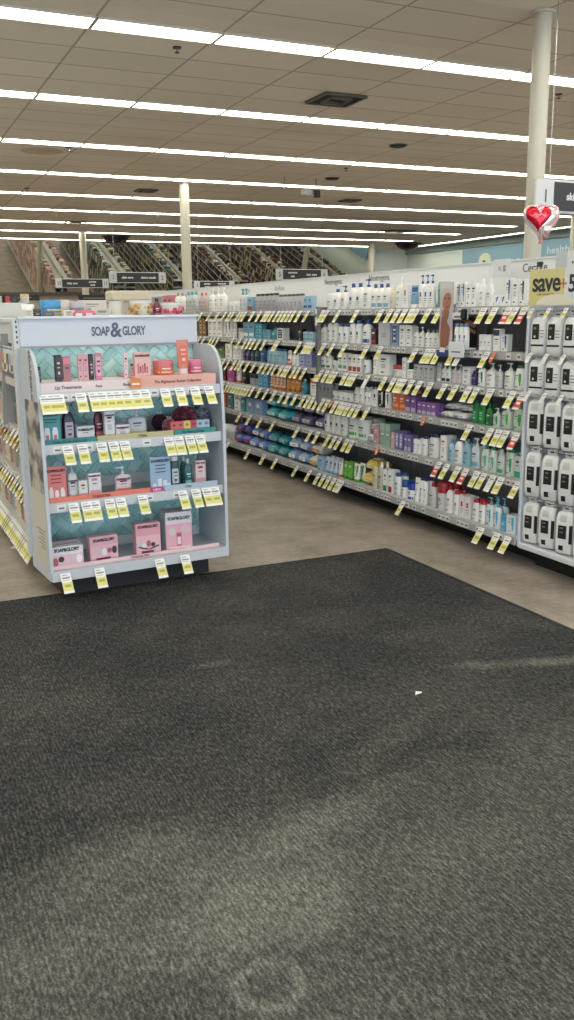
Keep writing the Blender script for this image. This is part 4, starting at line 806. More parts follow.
def hang_pack(h, kind):
    w_ = .108 if kind == 'roll' else .110; b = B(); d_ = .085 if kind == 'roll' else .06
    body = Body(w_, d_, 3.2 if kind == 'roll' else 7, [(0, .84, .6), (h*.05, .95, .85), (h*.14, .99, 1), (h*.5, 1, 1), (h*.84, .98, .98), (h*.93, .9, .7), (h*.99, .78, .2)])
    body.put(b, M((232, 233, 234), .3), 24)
    o = b.obj('cotton_pack')
    l = B()
    if kind == 'roll':
        body.patch(l, -.62, .28, h*.42, h*.82, BLACK, .0012); body.patch(l, -.8, .8, h*.24, h*.29, BLACK, .0012)
        for q in (.64, .56, .48): body.patch(l, .34, .78, h*q, h*(q+.016), BLACK, .0012)
        body.patch(l, -.42, -.1, h*.68, h*.74, GREYINK, .002); body.patch(l, -.36, -.14, h*.47, h*.52, TAGW, .002)
    else:
        body.patch(l, -.64, .34, h*.36, h*.68, BLACK, .0012); body.patch(l, .66, .985, h*.26, h*.7, BLACK, .0012); body.patch(l, -.5, .05, h*.08, h*.2, BLACK, .0012)
        body.patch(l, -.5, .34, h*.76, h*.92, M((206, 206, 202), .6), .0012)

        for q in (.6, .5): body.patch(l, -.46, -.06, h*q, h*(q+.03), GREYINK, .002)
    l.obj('label', o)
    c = B(); c.box(-.03, .03, -.002, .002, h*.96, h*1.13, M((214, 216, 218), .4)); c.box(-.012, .012, -.003, .003, h*1.05, h*1.08, DARK); c.obj('hanger_tab', o)
    return o
PK = {}
for k, (zt, h) in enumerate(rows):
    kind = 'roll' if k < 2 else 'card'
    for j in range(6):
        y = 4.19-.138*j if k < 2 else 4.185-.148*j
        if (kind, k >= 2 and k) not in PK: o = PK[(kind, k >= 2 and k)] = hang_pack(h, kind)
        else: o = dup(PK[(kind, k >= 2 and k)], (0, 0, 0))
        o.location = (GX-.0, y, zt-h); o.rotation_euler.z = RZ+.28+random.uniform(-.08, .08)
        tag(o, 'white cotton pack with black label, %s from the left in the %s peg row' % (OW[j], ('top', 'second', 'third', 'fourth', 'lowest')[k]), 'cotton pack', 'white packs in the %s peg row' % ('top', 'second', 'third', 'fourth', 'lowest')[k])
for k, (zt, h) in enumerate(rows[:3]):
    for j in range(5):
        put_tag(GX-.066, 4.19-.14*j, zt+.05, RZ, 'small price tag, %s from the left on the %s peg row' % (OW[j], ('top', 'second', 'third')[k]), 'tags on the %s peg row' % ('top', 'second', 'third')[k], 'yellow' if k == 0 else 'white', s=.55)
t = root('sale_sign', (GX-.05, 3.855, 1.592), RZ); B().box(-.39, .4, -.004, 0, 0, .205, M((232, 233, 236), .5)).obj('sign_card', t)
b = B(); b.box(-.388, -.10, -.0052, -.0042, .002, .203, M((222, 213, 146), .5)); b.obj('yellow_panel', t)
b = B(); put_text(b, 'save', -.245, -.0054, .128, .15, INK, .003, .93, .98); b.obj('lettering', t)
b = B(); put_text(b, '+', -.105, -.0054, .115, .10, M((206, 110, 60), .5), .001); put_text(b, '5', -.035, -.0054, .115, .13, INK, .003); b.obj('plus_amount', t)
b = B(); put_text(b, 'with membership', -.25, -.0054, .066, .02, M((150, 128, 60), .5)); b.obj('small_print', t)
b = B(); b.prism([(-.32+.16*(1-math.cos(PI*i/12)), .004+.06*math.sin(PI*i/12)) for i in range(13)], 'y', -.008, -.0056, M((236, 232, 212), .5)); b.obj('white_arch', t)
b = B(); b.prism([(-.12, .004), (.39, .004), (.39, .062), (-.05, .062), (-.09, .05)], 'y', -.0075, -.0056, M((216, 228, 240), .5)); b.obj('blue_footer', t)
tag(t, 'yellow and white sale sign reading save above the hanging packs', 'sign')

# ------------------------------------------------------------------ heart balloon
t = root('heart_balloon', (3.99, 4.69, 1.9)); HB = .115
def heart(b, cx, cz, s, y, th, mat, n=40, rot=0):
    R = []
    for k in range(9):
        a = -PI/2+PI*k/8; q = max(.02, math.cos(a))**.6; yy = y+th*math.sin(a); r = []
        for i in range(n):
            u = 2*PI*i/n; X = .95*math.sin(u)**3; Z = (13*math.cos(u)-5*math.cos(2*u)-2*math.cos(3*u)-math.cos(4*u))/16
            X *= s*q*(1+.02*math.sin(9*u)); Z = s*q*Z
            r.append((cx+X*math.cos(rot)-(yy)*math.sin(rot), yy*math.cos(rot)+X*math.sin(rot), cz+Z))
        R.append(r)
    b.rings(R, mat)
zc = .235
b = B(); heart(b, .05, zc+.008, .115, .02, .04, M((226, 176, 188), .2, .5), rot=.5); b.obj('pink_rear_heart', t)
b = B(); heart(b, -.012, zc, .118, 0, .036, M((208, 196, 198), .2, .6)); b.obj('silver_heart', t)
b = B(); heart(b, -.03, zc+.012, .088, -.022, .028, M((196, 24, 44), .16, .55)); r_ = b.obj('red_front_heart', t)
b = B(); b.prism([(-.085+.01*math.cos(i*1.2)+.017*i, .245+zc-.235+.012*math.sin(i*2.1)) for i in range(6)][:6] + [(.01-.017*i, .265+.006*math.cos(i*3)) for i in range(6)], 'y', -.0535, -.051, M((226, 128, 140), .2)); b.obj('pink_script', r_)
b = B(); b.box(.0, .05, -.052, -.048, zc-.075, zc-.045, TAGW, .002); b.obj('paper_tag', t)
b = B(); b.cyl(.0, 0, zc-.15, zc-.10, .018, M((170, 120, 116), .3), 10, .006); b.tube([(0, 0, zc-.15), (0, .004, 0)], .0016, WHITE, 6); b.obj('stick', t)
t.rotation_euler.z = -.35
tag(t, 'red and silver heart foil balloon floating before the nearest column', 'balloon')

# ------------------------------------------------------------------ pink and white display unit facing the camera (endcap)
A = .0792; EX, EY = .817, 4.837
UXv = Vector((math.cos(A), math.sin(A), 0)); UYv = Vector((-math.sin(A), math.cos(A), 0))
def EL(lx, ly, z): p = Vector((EX, EY, 0))+UXv*lx+UYv*ly; return (p.x, p.y, z)
def elx(px, py, ly):
    d = ray(px, py); O = Vector((0, 0, H)); t_ = ((Vector((EX, EY, 0))+UYv*ly-O).dot(UYv))/d.dot(UYv); p = O+d*t_
    return (p-Vector((EX, EY, 0))).dot(UXv), p.z
EW = 1.062; ED = .45
t = root('display_unit', (EX, EY, 0), A); EU = t
tm = [M(c, .22) for c in ((172, 222, 220), (186, 232, 228), (160, 212, 212), (200, 240, 236))]
b = B(); b.box(.005, EW-.005, .405, .43, .13, 1.40, M((200, 228, 224), .4))
tl = []; W0 = .048; u_ = math.sqrt(.5)
for i in range(-30, 34):
    for j in range(-16, 18):
        for o_ in (0, 1):
            # herringbone: two 2:1 tiles per cell
            if o_ == 0: x0, y0, x1, y1 = i*W0+j*4*W0 - 0, i*W0, i*W0+j*4*W0+2*W0, i*W0+W0
            else: x0, y0, x1, y1 = i*W0+j*4*W0+2*W0, i*W0 - W0 + 0, i*W0+j*4*W0+3*W0, i*W0+W0
            tl.append((x0, y0, x1, y1))
rt_ = random.Random(3)
def clip(poly, f, val, keep_less):
    out = []
    for k in range(len(poly)):
        a, c = poly[k], poly[(k+1) % len(poly)]
        ia = (a[f] <= val) == keep_less or a[f] == val; ic = (c[f] <= val) == keep_less or c[f] == val
        if ia: out.append(a)
        if ia != ic:
            q = (val-a[f])/(c[f]-a[f]); out.append(tuple(a[m_]+(c[m_]-a[m_])*q for m_ in (0, 1)))
    return out
for x0, y0, x1, y1 in tl:
    g = .0022; P = [(x0+g, y0+g), (x1-g, y0+g), (x1-g, y1-g), (x0+g, y1-g)]
    P = [((x-y)*u_+.5, (x+y)*u_+.75) for x, y in P]
    for f, v_, l_ in ((0, .008, False), (0, EW-.008, True), (1, .2, False), (1, 1.395, True)):
        if len(P) >= 3: P = clip(P, f, v_, l_)
    if len(P) >= 3:
        cx = sum(p[0] for p in P)/len(P); cz = sum(p[1] for p in P)/len(P); n = len(P)
        b.add([(x, .405, z) for x, z in P]+[(cx+(x-cx)*.86, .399, cz+(z-cz)*.86) for x, z in P], [tuple(range(n, 2*n))]+[(k, (k+1) % n, n+(k+1) % n, n+k) for k in range(n)], rt_.choice(tm))
b.obj('tiled_back', t)
b = B(); b.box(0, EW+.02, .38, .43, 1.40, 1.56, M((204, 211, 221), .45), .004); b.box(-.004, EW+.024, .36, .44, 1.556, 1.568, WHITE); b.box(0, EW+.02, .372, .38, 1.392, 1.404, M((150, 152, 154), .4)); hd = b.obj('header_panel', t)
for x in (-.012,):
    b = B(); b.box(x-.02, x+.01, .38, .44, .2, 1.55, M((208, 212, 216), .4)); [b.box(x-.006, x+.002, .3785, .3795, 1.42+i*.028, 1.435+i*.028, DARK) for i in range(5)]; b.obj('slotted_post', t)
b = B(); put_text(b, 'SOAP', .468, .3795, 1.476, .072, M((84, 94, 116), .5), .0022, .93, .64); put_text(b, 'GLORY', .672, .3795, 1.476, .072, M((84, 94, 116), .5), .0022, .93, .64); put_text(b, '&', .560, .3785, 1.482, .118, M((84, 94, 116), .5), .003, 1, .9); b.obj('lettering', hd)
side = [(.0, .13), (.0, .9), (.02, 1.24), (.045, 1.31), (.08, 1.355), (.13, 1.385), (.2, 1.395), (.40, 1.395), (.40, .13)]
SP = M((196, 203, 211), .4)
b = B(); b.prism(side, 'x', EW-.004, EW+.014, SP); b.obj('side_panel', t)
b = B(); b.prism(side, 'x', -.014, .004, SP); sl = b.obj('side_panel', t)
b = B(); b.box(-.016, -.0145, .01, .3, .62, 1.12, photo_mat('monochrome_photo_print', (66, 64, 62), (176, 170, 164), 7)); b.box(-.016, -.0145, .01, .3, .2, .62, M((206, 202, 190), .5)); b.obj('printed_panel', sl)
b = B()
v_, f_ = text_geo('SOAP&GLORY', .055, .001, 1, 1); b.add([(-.0145-p[2]-.0008, .13-p[1], 1.22-p[0]) for p in v_], f_, M((110, 116, 128), .5))
for k in range(6): b.box(-.0172, -.016, .06, .06+.16*(.6+.4*((k*7) % 3)/2), .30+k*.02, .306+k*.02, M((150, 146, 136), .5))
b.obj('small_lettering', sl)
B().box(.08, EW-.08, .10, .43, .012, .1, BLACK).obj('kick_plate', t)
ESH = {1: (1.115, 1.168), 2: (.834, .886), 3: (.512, .564), 4: (.13, .185)}
for k, (zb, zs) in ESH.items():
    f = -.0 if k == 4 else .035
    b = B(); b.box(.006 if k < 4 else -.006, EW-.006 if k < 4 else EW+.006, f, .40, zs-.025, zs-.001, M((204, 208, 214), .4)); s_ = b.obj('base_deck' if k == 4 else 'shelf', t)
    b = B(); b.box(.006 if k < 4 else -.008, EW-.006 if k < 4 else EW+.008, f-.014, f-.001, zb, zs+.002, M((200, 203, 208), .4))
    if k < 4:
        for i in range(17):
            if k == 1 or i % 3 == 0: b.box(.05+i*.057, .10+i*.057, f-.0155, f-.0135, zb+.008, zb+.044, INSERT); b.box(.06+i*.057, .09+i*.057, f-.0162, f-.015, zb+.018, zb+.028, GREYINK)
    b.obj('price_rail', s_)
    b = B(); b.box(.03, EW-.03, .385, .398, zs, zs+.06, M((214, 220, 226), .4)) if k > 1 else b.box(.03, EW-.03, .39, .398, zs, zs+.02, SHELF); b.obj('back_lip', s_)
tag(t, 'white display unit with teal tiled back and SOAP & GLORY header'.replace('SOAP & GLORY header', 'a grey lettered header'), 'display')
# printed cardboard trays and strips lying on the shelves (each a thing)
def tray(k, x0, x1, h, col, label, txts=(), rise=0, cat='tray', y0=.037, y1=.34, slope=False):
    z = ESH[k][1]+rise; t = root('shelf_tray', EL((x0+x1)/2, 0, z), A); b = B(); w_ = x1-x0; c = M(col, .45)
    b.box(-w_/2, w_/2, y0, y0+.004, 0, h, c)
    if h > .03: b.prism([(y0+.004, 0), (y0+.004, h), (y1, h+.0), (y1, 0)], 'x', -w_/2, w_/2, c)
    else: b.box(-w_/2, w_/2, y0+.004, y0+.02, 0, h*.6, c)
    b.obj('tray_body', t); b = B()
    for tx, x, sz, cc in txts: put_text(b, tx, x-(x0+x1)/2, y0-.0005, h*.45, sz, M(cc, .5), .0006)
    if txts: b.obj('lettering', t)
    tag(t, label, cat); return t
g1 = (110, 84, 84)
tray(1, .01, .535, .05, (232, 214, 214), 'pale pink printed tray lettered Lip Treatments on the upper shelf', (('Lip Treatments', .16, .024, g1), ('Face', .33, .02, g1), ('Body', .49, .02, g1)))
tray(1, .54, 1.04, .062, (230, 172, 158), 'coral printed tray below the jars and orange tube', (('The Righteous Butter Collection', .80, .022, (120, 70, 66)),))
t = root('clip_card', EL(.535, .012, ESH[1][1]-.0), A); B().box(-.03, .03, 0, .003, -.0, .055, M((228, 140, 60), .5)).obj('card', t); b = B(); b.box(-.022, .022, -.0012, -.0002, .02, .03, TAGW); b.obj('printed_line', t); tag(t, 'small orange clip card between the pink and coral trays', 'card')
tray(2, .01, .30, .028, (38, 128, 128), 'teal strip under the teal card, second display shelf', (('Clean, Scrub & Smooth', .15, .02, (20, 70, 72)),))
tray(2, .305, .76, .03, (186, 178, 128), 'olive yellow strip lettered Clean on the second display shelf', (('Clean', .57, .022, (90, 84, 50)),))
tray(2, .765, 1.03, .03, (40, 134, 132), 'teal strip in front of the bath puffs, second display shelf', (('The Beauty Crew', .88, .02, (20, 74, 74)),))
tray(3, .01, .60, .03, (222, 124, 104), 'coral strip under the coral card, third display shelf', (('Original Pink', .31, .02, (120, 40, 36)),))
tray(3, .60, .68, .03, (196, 58, 130), 'short magenta strip beside the coral strip', (('NEW', .64, .02, (240, 200, 220)),), y0=.03, y1=.05)
tray(3, .69, 1.03, .03, (172, 190, 204), 'pale blue strip lettered Clear on the third display shelf', (('Clear', .84, .02, (90, 106, 120)),))
tray(4, .01, 1.03, .02, (226, 194, 200), 'long pale pink strip lettered Christmas Gifts on the base', (('Christmas Gifts', .52, .018, (150, 90, 104)),))
# colour swatch box in front of the puffs
t = root('swatch_box', EL(.87, .045, ESH[2][1]+.031), A); w_ = .245; b = B()
cols = [(214, 96, 100), (214, 96, 100), (226, 200, 110), (196, 74, 86), (160, 186, 206), (160, 186, 206)]
for i, c in enumerate(cols): b.box(-w_/2+i*w_/6, -w_/2+(i+1)*w_/6, 0, .035, 0, .045, M(c, .5))
b.obj('box_body', t); b = B()
for i in range(6):
    x = -w_/2+(i+.5)*w_/6; b.prism([(x+.011*math.cos(q*PI/3), .024+.009*math.sin(q*PI/3)) for q in range(6)], 'y', -.0015, -.0002, M(tuple(int(v*.62) for v in cols[i]), .5))
b.obj('printed_blooms', t); tag(t, 'low box of six coloured squares in front of the bath puffs', 'box')

# goods on the display: pixel extents on the photo become positions and sizes on the shelf
BRAND = 'SOAP&GLORY'
def good(k, px0, px1, h, kind, bc, cc, style, c1, c2, label, ly=.12, rise=.0, name=None, art=None, d=None, n=1, rz=0, group=None, text=None, lcat=None):
    z = ESH[k][1]+rise; v = Vector(EL(0, 0, z))-Vector((0, 0, H))
    # column position on the vertical plane of the goods
    def lx(px):
        lo, hi = -.5, 2.0
        for _ in range(40):
            m_ = (lo+hi)/2; q = Vector(EL(m_, ly, z+h/2))-Vector((0, 0, H)); u = 287+F*q.dot(RT)/q.dot(FW)
            if u < px: lo = m_
            else: hi = m_
        return m_
    a, c = lx(px0), lx(px1); w_ = (c-a)/n; out = []
    dd = d if d else {'box': w_*.5, 'jar': w_, 'can': w_, 'tube': w_*.55}.get(kind, w_*.6)
    o = make(kind, w_*.97, h, dd, bc, cc, style, c1, c2, name)
    if art: 
        b = B(); art(b, w_*.97, h, -dd/2); b.obj('printed_art', o)
    if text:
        b = B(); put_text(b, text[0], 0, -dd/2-.001, h*text[1], w_*.165*text[3] if len(text) > 3 else w_*.165, M(text[2], .5), .0009, .9, .9); b.obj('lettering', o)
    for i in range(n):
        q = o if i == 0 else dup(o, (0, 0, 0)); q.location = EL(a+w_*(i+.5), ly+dd/2, z); q.rotation_euler.z = A+rz
        tag(q, (('left ', 'right ')[i] if n == 2 else '')+label, lcat or KN[kind][1], group if n > 1 else None); out.append(q)
    return out
PK1 = (214, 160, 172); PK2 = (232, 194, 202); tr = .052
good(1, 37.5, 41, .085, 'box', BK, BK, 'panel', (70, 60, 66), PNK, 'narrow black box at the left end of the upper display shelf', rise=tr, ly=.1)
good(1, 55, 62, .142, 'box', BK, BK, 'panel', (60, 50, 58), PK2, 'slim black carton, leftmost of the pair on the pink tray', rise=tr, rz=.1)
good(1, 63, 71, .132, 'box', (168, 110, 112), BK, 'top', (210, 130, 150), BK, 'slim rose carton right of the black carton', rise=tr)
good(1, 78, 88.5, .142, 'box', PK1, PK1, 'text', BK, (120, 50, 76), 'tall pink lip gloss carton, centre of the pink tray', rise=tr, n=2, group='tall pink lip gloss cartons')
good(1, 89, 94, .142, 'can', BK, BK, 'panel', (80, 60, 70), PK2, 'black lip gloss tube between pink cartons', rise=tr, d=.022)
good(1, 95, 102, .145, 'box', (200, 120, 150), PK1, 'panel', (226, 170, 190), BK, 'pink carton with darker pink print right of the black tube', rise=tr)
good(1, 124, 128, .142, 'box', PK2, PK2, 'text', BK, DARK and (60, 40, 50), 'very thin pink tester carton beside the orange clip card', rise=tr)
good(1, 131, 134, .08, 'can', (200, 130, 140), BK, 'text', BK, BK, 'little lip gloss tube left of the wide pink carton', rise=tr, d=.016)
def art_pink(b, w_, h, y):
    for i in range(5): b.box(-w_*.34+i*w_*.14, -w_*.25+i*w_*.14, y-.0016, y-.0004, h*.16+h*.03*(i % 2), h*.56-h*.06*((i*2) % 3), M((150, 60, 84) if i % 2 else (196, 96, 110), .5))
good(1, 134.5, 151, .142, 'box', (222, 178, 172), PK1, 'none', PK1, BK, 'wide pale pink carton with red brushes print on the upper shelf', rise=tr, art=art_pink, text=(BRAND, .86, (60, 40, 48)), d=.035)
good(1, 157, 177, .08, 'jar', (214, 120, 90), (206, 116, 130), 'band', (240, 190, 150), W_, 'orange body butter jar with pink lid on the coral tray', rise=.063, ly=.1)
good(1, 178, 190, .195, 'tube', (214, 132, 116), (226, 214, 208), 'panel', (220, 110, 80), (236, 200, 190), 'tall upright coral orange tube between two jars', rise=.063, ly=.08)
good(1, 190.5, 205, .077, 'jar', (206, 110, 140), (216, 122, 146), 'band', (236, 190, 204), W_, 'pink body butter jar right of the coral tube', rise=.063, ly=.1)
s2 = .0
def art_two(b, w_, h, y):
    wh = M((222, 226, 228), .5)
    for cx in (-.2, .2):
        b.prism([(cx*w_-w_*.13, h*.06), (cx*w_+w_*.13, h*.06), (cx*w_+w_*.14, h*.36), (cx*w_+w_*.1, h*.5), (cx*w_-w_*.1, h*.5), (cx*w_-w_*.14, h*.36)], 'y', y-.0016, y-.0004, wh); b.box(cx*w_-w_*.08, cx*w_+w_*.08, y-.0024, y-.0016, h*.14, h*.28, M((206, 110, 130), .5))
    for q, e in ((.72, .7), (.64, .55)): b.box(-w_*e/2, w_*e/2, y-.0016, y-.0004, h*q, h*(q+.03), M((16, 66, 70), .5))
good(2, 40.5, 61, .185, 'box', (60, 148, 150), TL, 'none', TL, BK, 'large teal promotional card showing two white bottles', ly=.055, art=art_two, text=(BRAND, .86, (14, 50, 54)), d=.012, lcat='display card')
good(2, 63, 75.5, .2, 'bottle', (44, 46, 60), W_, 'panel', (186, 178, 190), (90, 40, 60), 'dark bottle with white cap beside the teal card', ly=.09)
good(2, 77, 95, .085, 'box', (222, 222, 224), W_, 'low', (222, 190, 196), DGRY, 'low white carton right of the dark bottle', ly=.07, text=(BRAND, .78, (50, 50, 60)), d=.05)
good(2, 94.5, 104, .19, 'bottle', (96, 36, 44), (60, 20, 26), 'band', (190, 110, 110), PK2, 'dark red bottle in the middle of the second display shelf', ly=.12)
good(2, 104.5, 115, .16, 'box', (230, 228, 230), W_, 'text', PNK, (110, 50, 70), 'tall white carton right of the dark red bottle', ly=.07, text=(BRAND, .85, (60, 50, 60)))
good(2, 116, 130, .08, 'box', (228, 226, 226), W_, 'text', PNK, RD, 'small white square carton below the clear bottle', ly=.06, text=(BRAND, .78, (60, 50, 60)), d=.05)
def art_bot(b, w_, h, y): put_text(b, BRAND, 0, y-.0012, h*.5, w_*.16, INK, .0006, .9, .9)
good(2, 128, 147.5, .155, 'pump', (196, 202, 206), (206, 210, 214), 'low', (220, 216, 160), DGRY, 'broad clear pump bottle on the olive strip', ly=.13, d=.05)
# bath puffs
def puff(px, py_h, r, col, label, ly):
    z = ESH[2][1]
    lo, hi = 0, 1.2
    for _ in range(40):
        m_ = (lo+hi)/2; q = Vector(EL(m_, ly, z+r))-Vector((0, 0, H)); u = 287+F*q.dot(RT)/q.dot(FW)
        if u < px: lo = m_
        else: hi = m_
    b = B(); rp = random.Random(int(px)); mm = [M(c, .6) for c in col]; n = 150
    for i in range(n):      # crinkled netting: many small ruffles around a ball
        th = math.acos(1-2*(i+.5)/n); ph = i*2.39996; d = Vector((math.sin(th)*math.cos(ph), math.sin(th)*math.sin(ph), math.cos(th)))
        u = d.orthogonal().normalized(); w_ = d.cross(u); a = rp.random()*PI; u, w_ = u*math.cos(a)+w_*math.sin(a), w_*math.cos(a)-u*math.sin(a)
        s = r*.3; V = []
        for k in range(5):
            q = -1+.5*k; V += [tuple(d*r*.6+u*q*s+w_*.1*s*math.sin(3*q)), tuple(d*r*(.96+.06*rp.random())+u*q*s*1.1+w_*.5*s*math.sin(3.5*q+i))]
        b.add(V, [(2*k, 2*k+2, 2*k+3, 2*k+1) for k in range(4)], rp.choice(mm))
    b.rings([[(r*.72*math.sin(PI*k/8)*math.cos(2*PI*i/14), r*.72*math.sin(PI*k/8)*math.sin(2*PI*i/14), -r*.72*math.cos(PI*k/8)) for i in range(14)] for k in range(9)], mm[0])
    o = b.obj('bath_puff', None, EL(m_, ly, z+r*1.06)); c = B(); c.tube([(0, 0, r*.7), (.012, 0, r*1.25), (-.012, 0, r*1.25), (0, 0, r*.7)], .0025, WHITE, 6); c.obj('hanging_loop', o); tag(o, label, 'bath puff')
puff(160, 0, .05, ((84, 50, 66), (110, 60, 80), (60, 44, 56)), 'dark mauve bath puff, left of the red puff', .26)
puff(184, 0, .072, ((150, 74, 88), (120, 56, 74), (190, 110, 120)), 'large dusky red bath puff behind the coloured squares', .22)
puff(169, 0, .042, ((186, 124, 134), (206, 150, 158), (160, 100, 112)), 'small pink bath puff resting by the olive strip', .14)
puff(203, 0, .062, ((130, 138, 152), (70, 74, 86), (176, 184, 194)), 'grey and silver bath puff at the right end of the shelf', .2)
# third shelf
good(3, 46, 67, .20, 'box', (218, 128, 122), PNK, 'none', PNK, BK, 'large coral promotional card showing three white bottles', ly=.055, d=.012, text=(BRAND, .88, (60, 20, 28)), lcat='display card',
     art=lambda b, w_, h, y: ([b.prism([(cx*w_-w_*.1, h*.04), (cx*w_+w_*.1, h*.04), (cx*w_+w_*.1, h*.3*k), (cx*w_+w_*.05, h*.38*k), (cx*w_-w_*.05, h*.38*k), (cx*w_-w_*.1, h*.3*k)], 'y', y-.0016, y-.0004, M((230, 222, 222), .5)) for cx, k in ((-.28, 1.15), (0, .9), (.28, 1.05))], [b.box(-w_*.25, w_*.25, y-.0016, y-.0004, h*q, h*(q+.03), M((150, 40, 50), .5)) for q in (.74, .64, .54)]))
good(3, 67.5, 78, .205, 'pump', (222, 220, 218), (206, 208, 208), 'band', (236, 236, 236), DGRY, 'white lotion pump bottle right of the coral card', ly=.1, text=(BRAND, .5, (60, 50, 60)))
good(3, 79, 88, .105, 'box', (226, 224, 224), RD, 'low', (206, 150, 160), RD, 'small white carton with red side panel', ly=.07, d=.04)
good(3, 88.5, 101.5, .14, 'box', (230, 226, 228), W_, 'low', (222, 150, 166), PNK, 'taller white and pink carton beside the small one', ly=.07, text=(BRAND, .88, (60, 50, 60)))
good(3, 115.5, 132, .155, 'pump', (216, 196, 200), W_, 'low', (220, 120, 110), (120, 50, 70), 'flat clear pouch-like bottle with coral liquid', ly=.09, d=.04, text=(BRAND, .55, (60, 50, 60)))
good(3, 150, 171, .20, 'box', (152, 180, 204), LB, 'none', LB, BK, 'large pale blue promotional card, centre right of third shelf', ly=.055, d=.012, text=(BRAND, .88, (40, 50, 66)), lcat='display card',
     art=lambda b, w_, h, y: ([b.box(cx*w_-w_*.09, cx*w_+w_*.09, y-.0016, y-.0004, h*.04, h*k, M((214, 226, 234), .5)) for cx, k in ((-.3, .22), (-.05, .36), (.2, .3), (.38, .2))], [b.box(-w_*.25, w_*.25, y-.0016, y-.0004, h*q, h*(q+.03), M((60, 80, 110), .5)) for q in (.74, .64, .54)]))
good(3, 170.5, 180.5, .185, 'flip', (30, 92, 92), (226, 228, 226), 'panel', (196, 210, 212), (60, 90, 90), 'dark teal foam bottle with white cap', ly=.1)
good(3, 184.5, 193, .165, 'bottle', (30, 96, 94), (220, 222, 220), 'band', (120, 170, 166), (200, 220, 218), 'front dark teal toner bottle with white cap', ly=.09)
good(3, 181, 188, .165, 'bottle', (34, 100, 98), (220, 222, 220), 'text', W_, W_, 'rear dark teal toner bottle half hidden behind another', ly=.17)
good(3, 195.5, 206, .15, 'box', (222, 196, 200), RD, 'low', (214, 150, 162), RD, 'pink and white carton at the right end of third shelf', ly=.08, text=(BRAND, .9, (60, 40, 50)))
# base: gift boxes
def gift(n_):
    def f(b, w_, h, y):
        rg = random.Random(n_); b.box(-w_*.49, w_*.49, y-.0012, y-.0003, h*.02, h*.62, M((232, 184, 194), .5)); cc = [(236, 232, 234), (176, 96, 112), (60, 56, 66), (226, 190, 196), (200, 200, 206)]
        for i in range(5):
            cx = -w_*.36+w_*.18*i; r = w_*.09; cz = h*rg.uniform(.3, .45)
            b.prism([(cx+r*math.cos(q*PI/5), cz+r*(1.0 if i % 2 else 1.5)*math.sin(q*PI/5)) for q in range(10)], 'y', y-.0022-.0003*i, y-.0013, M(cc[(i+n_) % 5], .5))
        b.box(-w_*.3, w_*.2, y-.004, y-.003, h*.05, h*.14, M((120, 44, 70), .5))
    return f
o = good(4, 50, 84, .125, 'box', (222, 222, 224), W_, 'none', PNK, BK, 'wide white and pink gift box, front of the left pair', ly=.05, art=gift(1), text=(BRAND, .84, (40, 40, 48), .85), d=.05)
good(4, 49, 80, .14, 'box', (150, 140, 144), W_, 'none', PNK, BK, 'grey-white gift box standing behind the left front box', ly=.125, art=gift(2), d=.05)
good(4, 89, 118.5, .145, 'box', (228, 176, 188), W_, 'none', PNK, BK, 'rounded pink gift tin, second on the base shelf', ly=.09, art=gift(3), text=(BRAND, .84, (40, 40, 48), .85), d=.06, rz=.06, name='gift_tin', lcat='tin')
def bow(b, w_, h, y):
    gift(4)(b, w_, h, y)
    for s in (-1, 1): b.prism([(0, h*.2), (s*w_*.4, h*.3), (s*w_*.42, h*.26), (s*w_*.05, h*.17)][::s], 'y', y-.006, y-.0042, M((70, 50, 64), .5))
good(4, 136, 161, .19, 'box', (226, 164, 178), W_, 'none', PNK, BK, 'upright pink gift box with dark ribbon print', ly=.07, art=bow, text=(BRAND, .9, (50, 30, 44), .9), d=.06, rz=-.05)
def bigart(b, w_, h, y):
    b.box(-w_*.495, w_*.495, y-.0012, y-.0003, h*.01, h*.7, M((230, 172, 186), .5)); 
    b.prism([(w_*.25+w_*.17*math.cos(q*PI/8), h*.55+w_*.17*math.sin(q*PI/8)) for q in range(16)], 'y', y-.0024, y-.0013, M((226, 190, 200), .5))
    b.prism([(-w_*.26+w_*.13*math.cos(q*PI/8), h*.5+w_*.16*math.sin(q*PI/8)) for q in range(16)], 'y', y-.0024, y-.0013, M((206, 204, 210), .5))
    b.box(-w_*.1, w_*.08, y-.0028, y-.0013, h*.12, h*.46, M((190, 84, 110), .5)); b.box(-w_*.08, w_*.06, y-.0034, y-.0028, h*.16, h*.36, M((230, 214, 220), .5)); b.box(-w_*.4, w_*.4, y-.0028, y-.0013, h*.06, h*.09, TAGW)
good(4, 167, 193, .235, 'box', (222, 218, 222), W_, 'none', PNK, BK, 'tallest white and pink gift box at the right of the base', ly=.07, art=bigart, text=(BRAND, .84, (40, 40, 48), .95), d=.13, rz=-.1)
# tags of the display
ET = {1: [(44, 1), (52, 1), (58, 1), (80, 1), (93, 1), (101, 1), (109, 1), (117, 1), (125, 1), (135, 1), (144, 1), (164, 1), (179, 1), (194, 1), (208, 1)], 2: [67, 82, 101, 113, 124, 168, 178, 189, 199], 3: [73, 86, 94, 109, 120, 142, 182, 195, 206, 214], 4: [65, 99, 159, 184.5]}
for k, lst in ET.items():
    f = (.0 if k == 4 else .035)-.0147; z = ESH[k][0]+.045
    for vi, v in enumerate(lst):
        v = v[0] if isinstance(v, tuple) else v
        lo, hi = -.2, 1.3
        for _ in range(40):
            m_ = (lo+hi)/2; q = Vector(EL(m_, f, z))-Vector((0, 0, H)); u = 287+F*q.dot(RT)/q.dot(FW)
            if u < v: lo = m_
            else: hi = m_
        p = EL(m_, f, z); nm = {1: 'upper', 2: 'second', 3: 'third', 4: 'base'}[k]
        put_tag(p[0], p[1], p[2], A+random.uniform(-.03, .03), 'yellow and white price tag, %s from left, %s shelf of the display unit' % (OW[vi], nm), 'display unit tags, %s shelf' % nm)

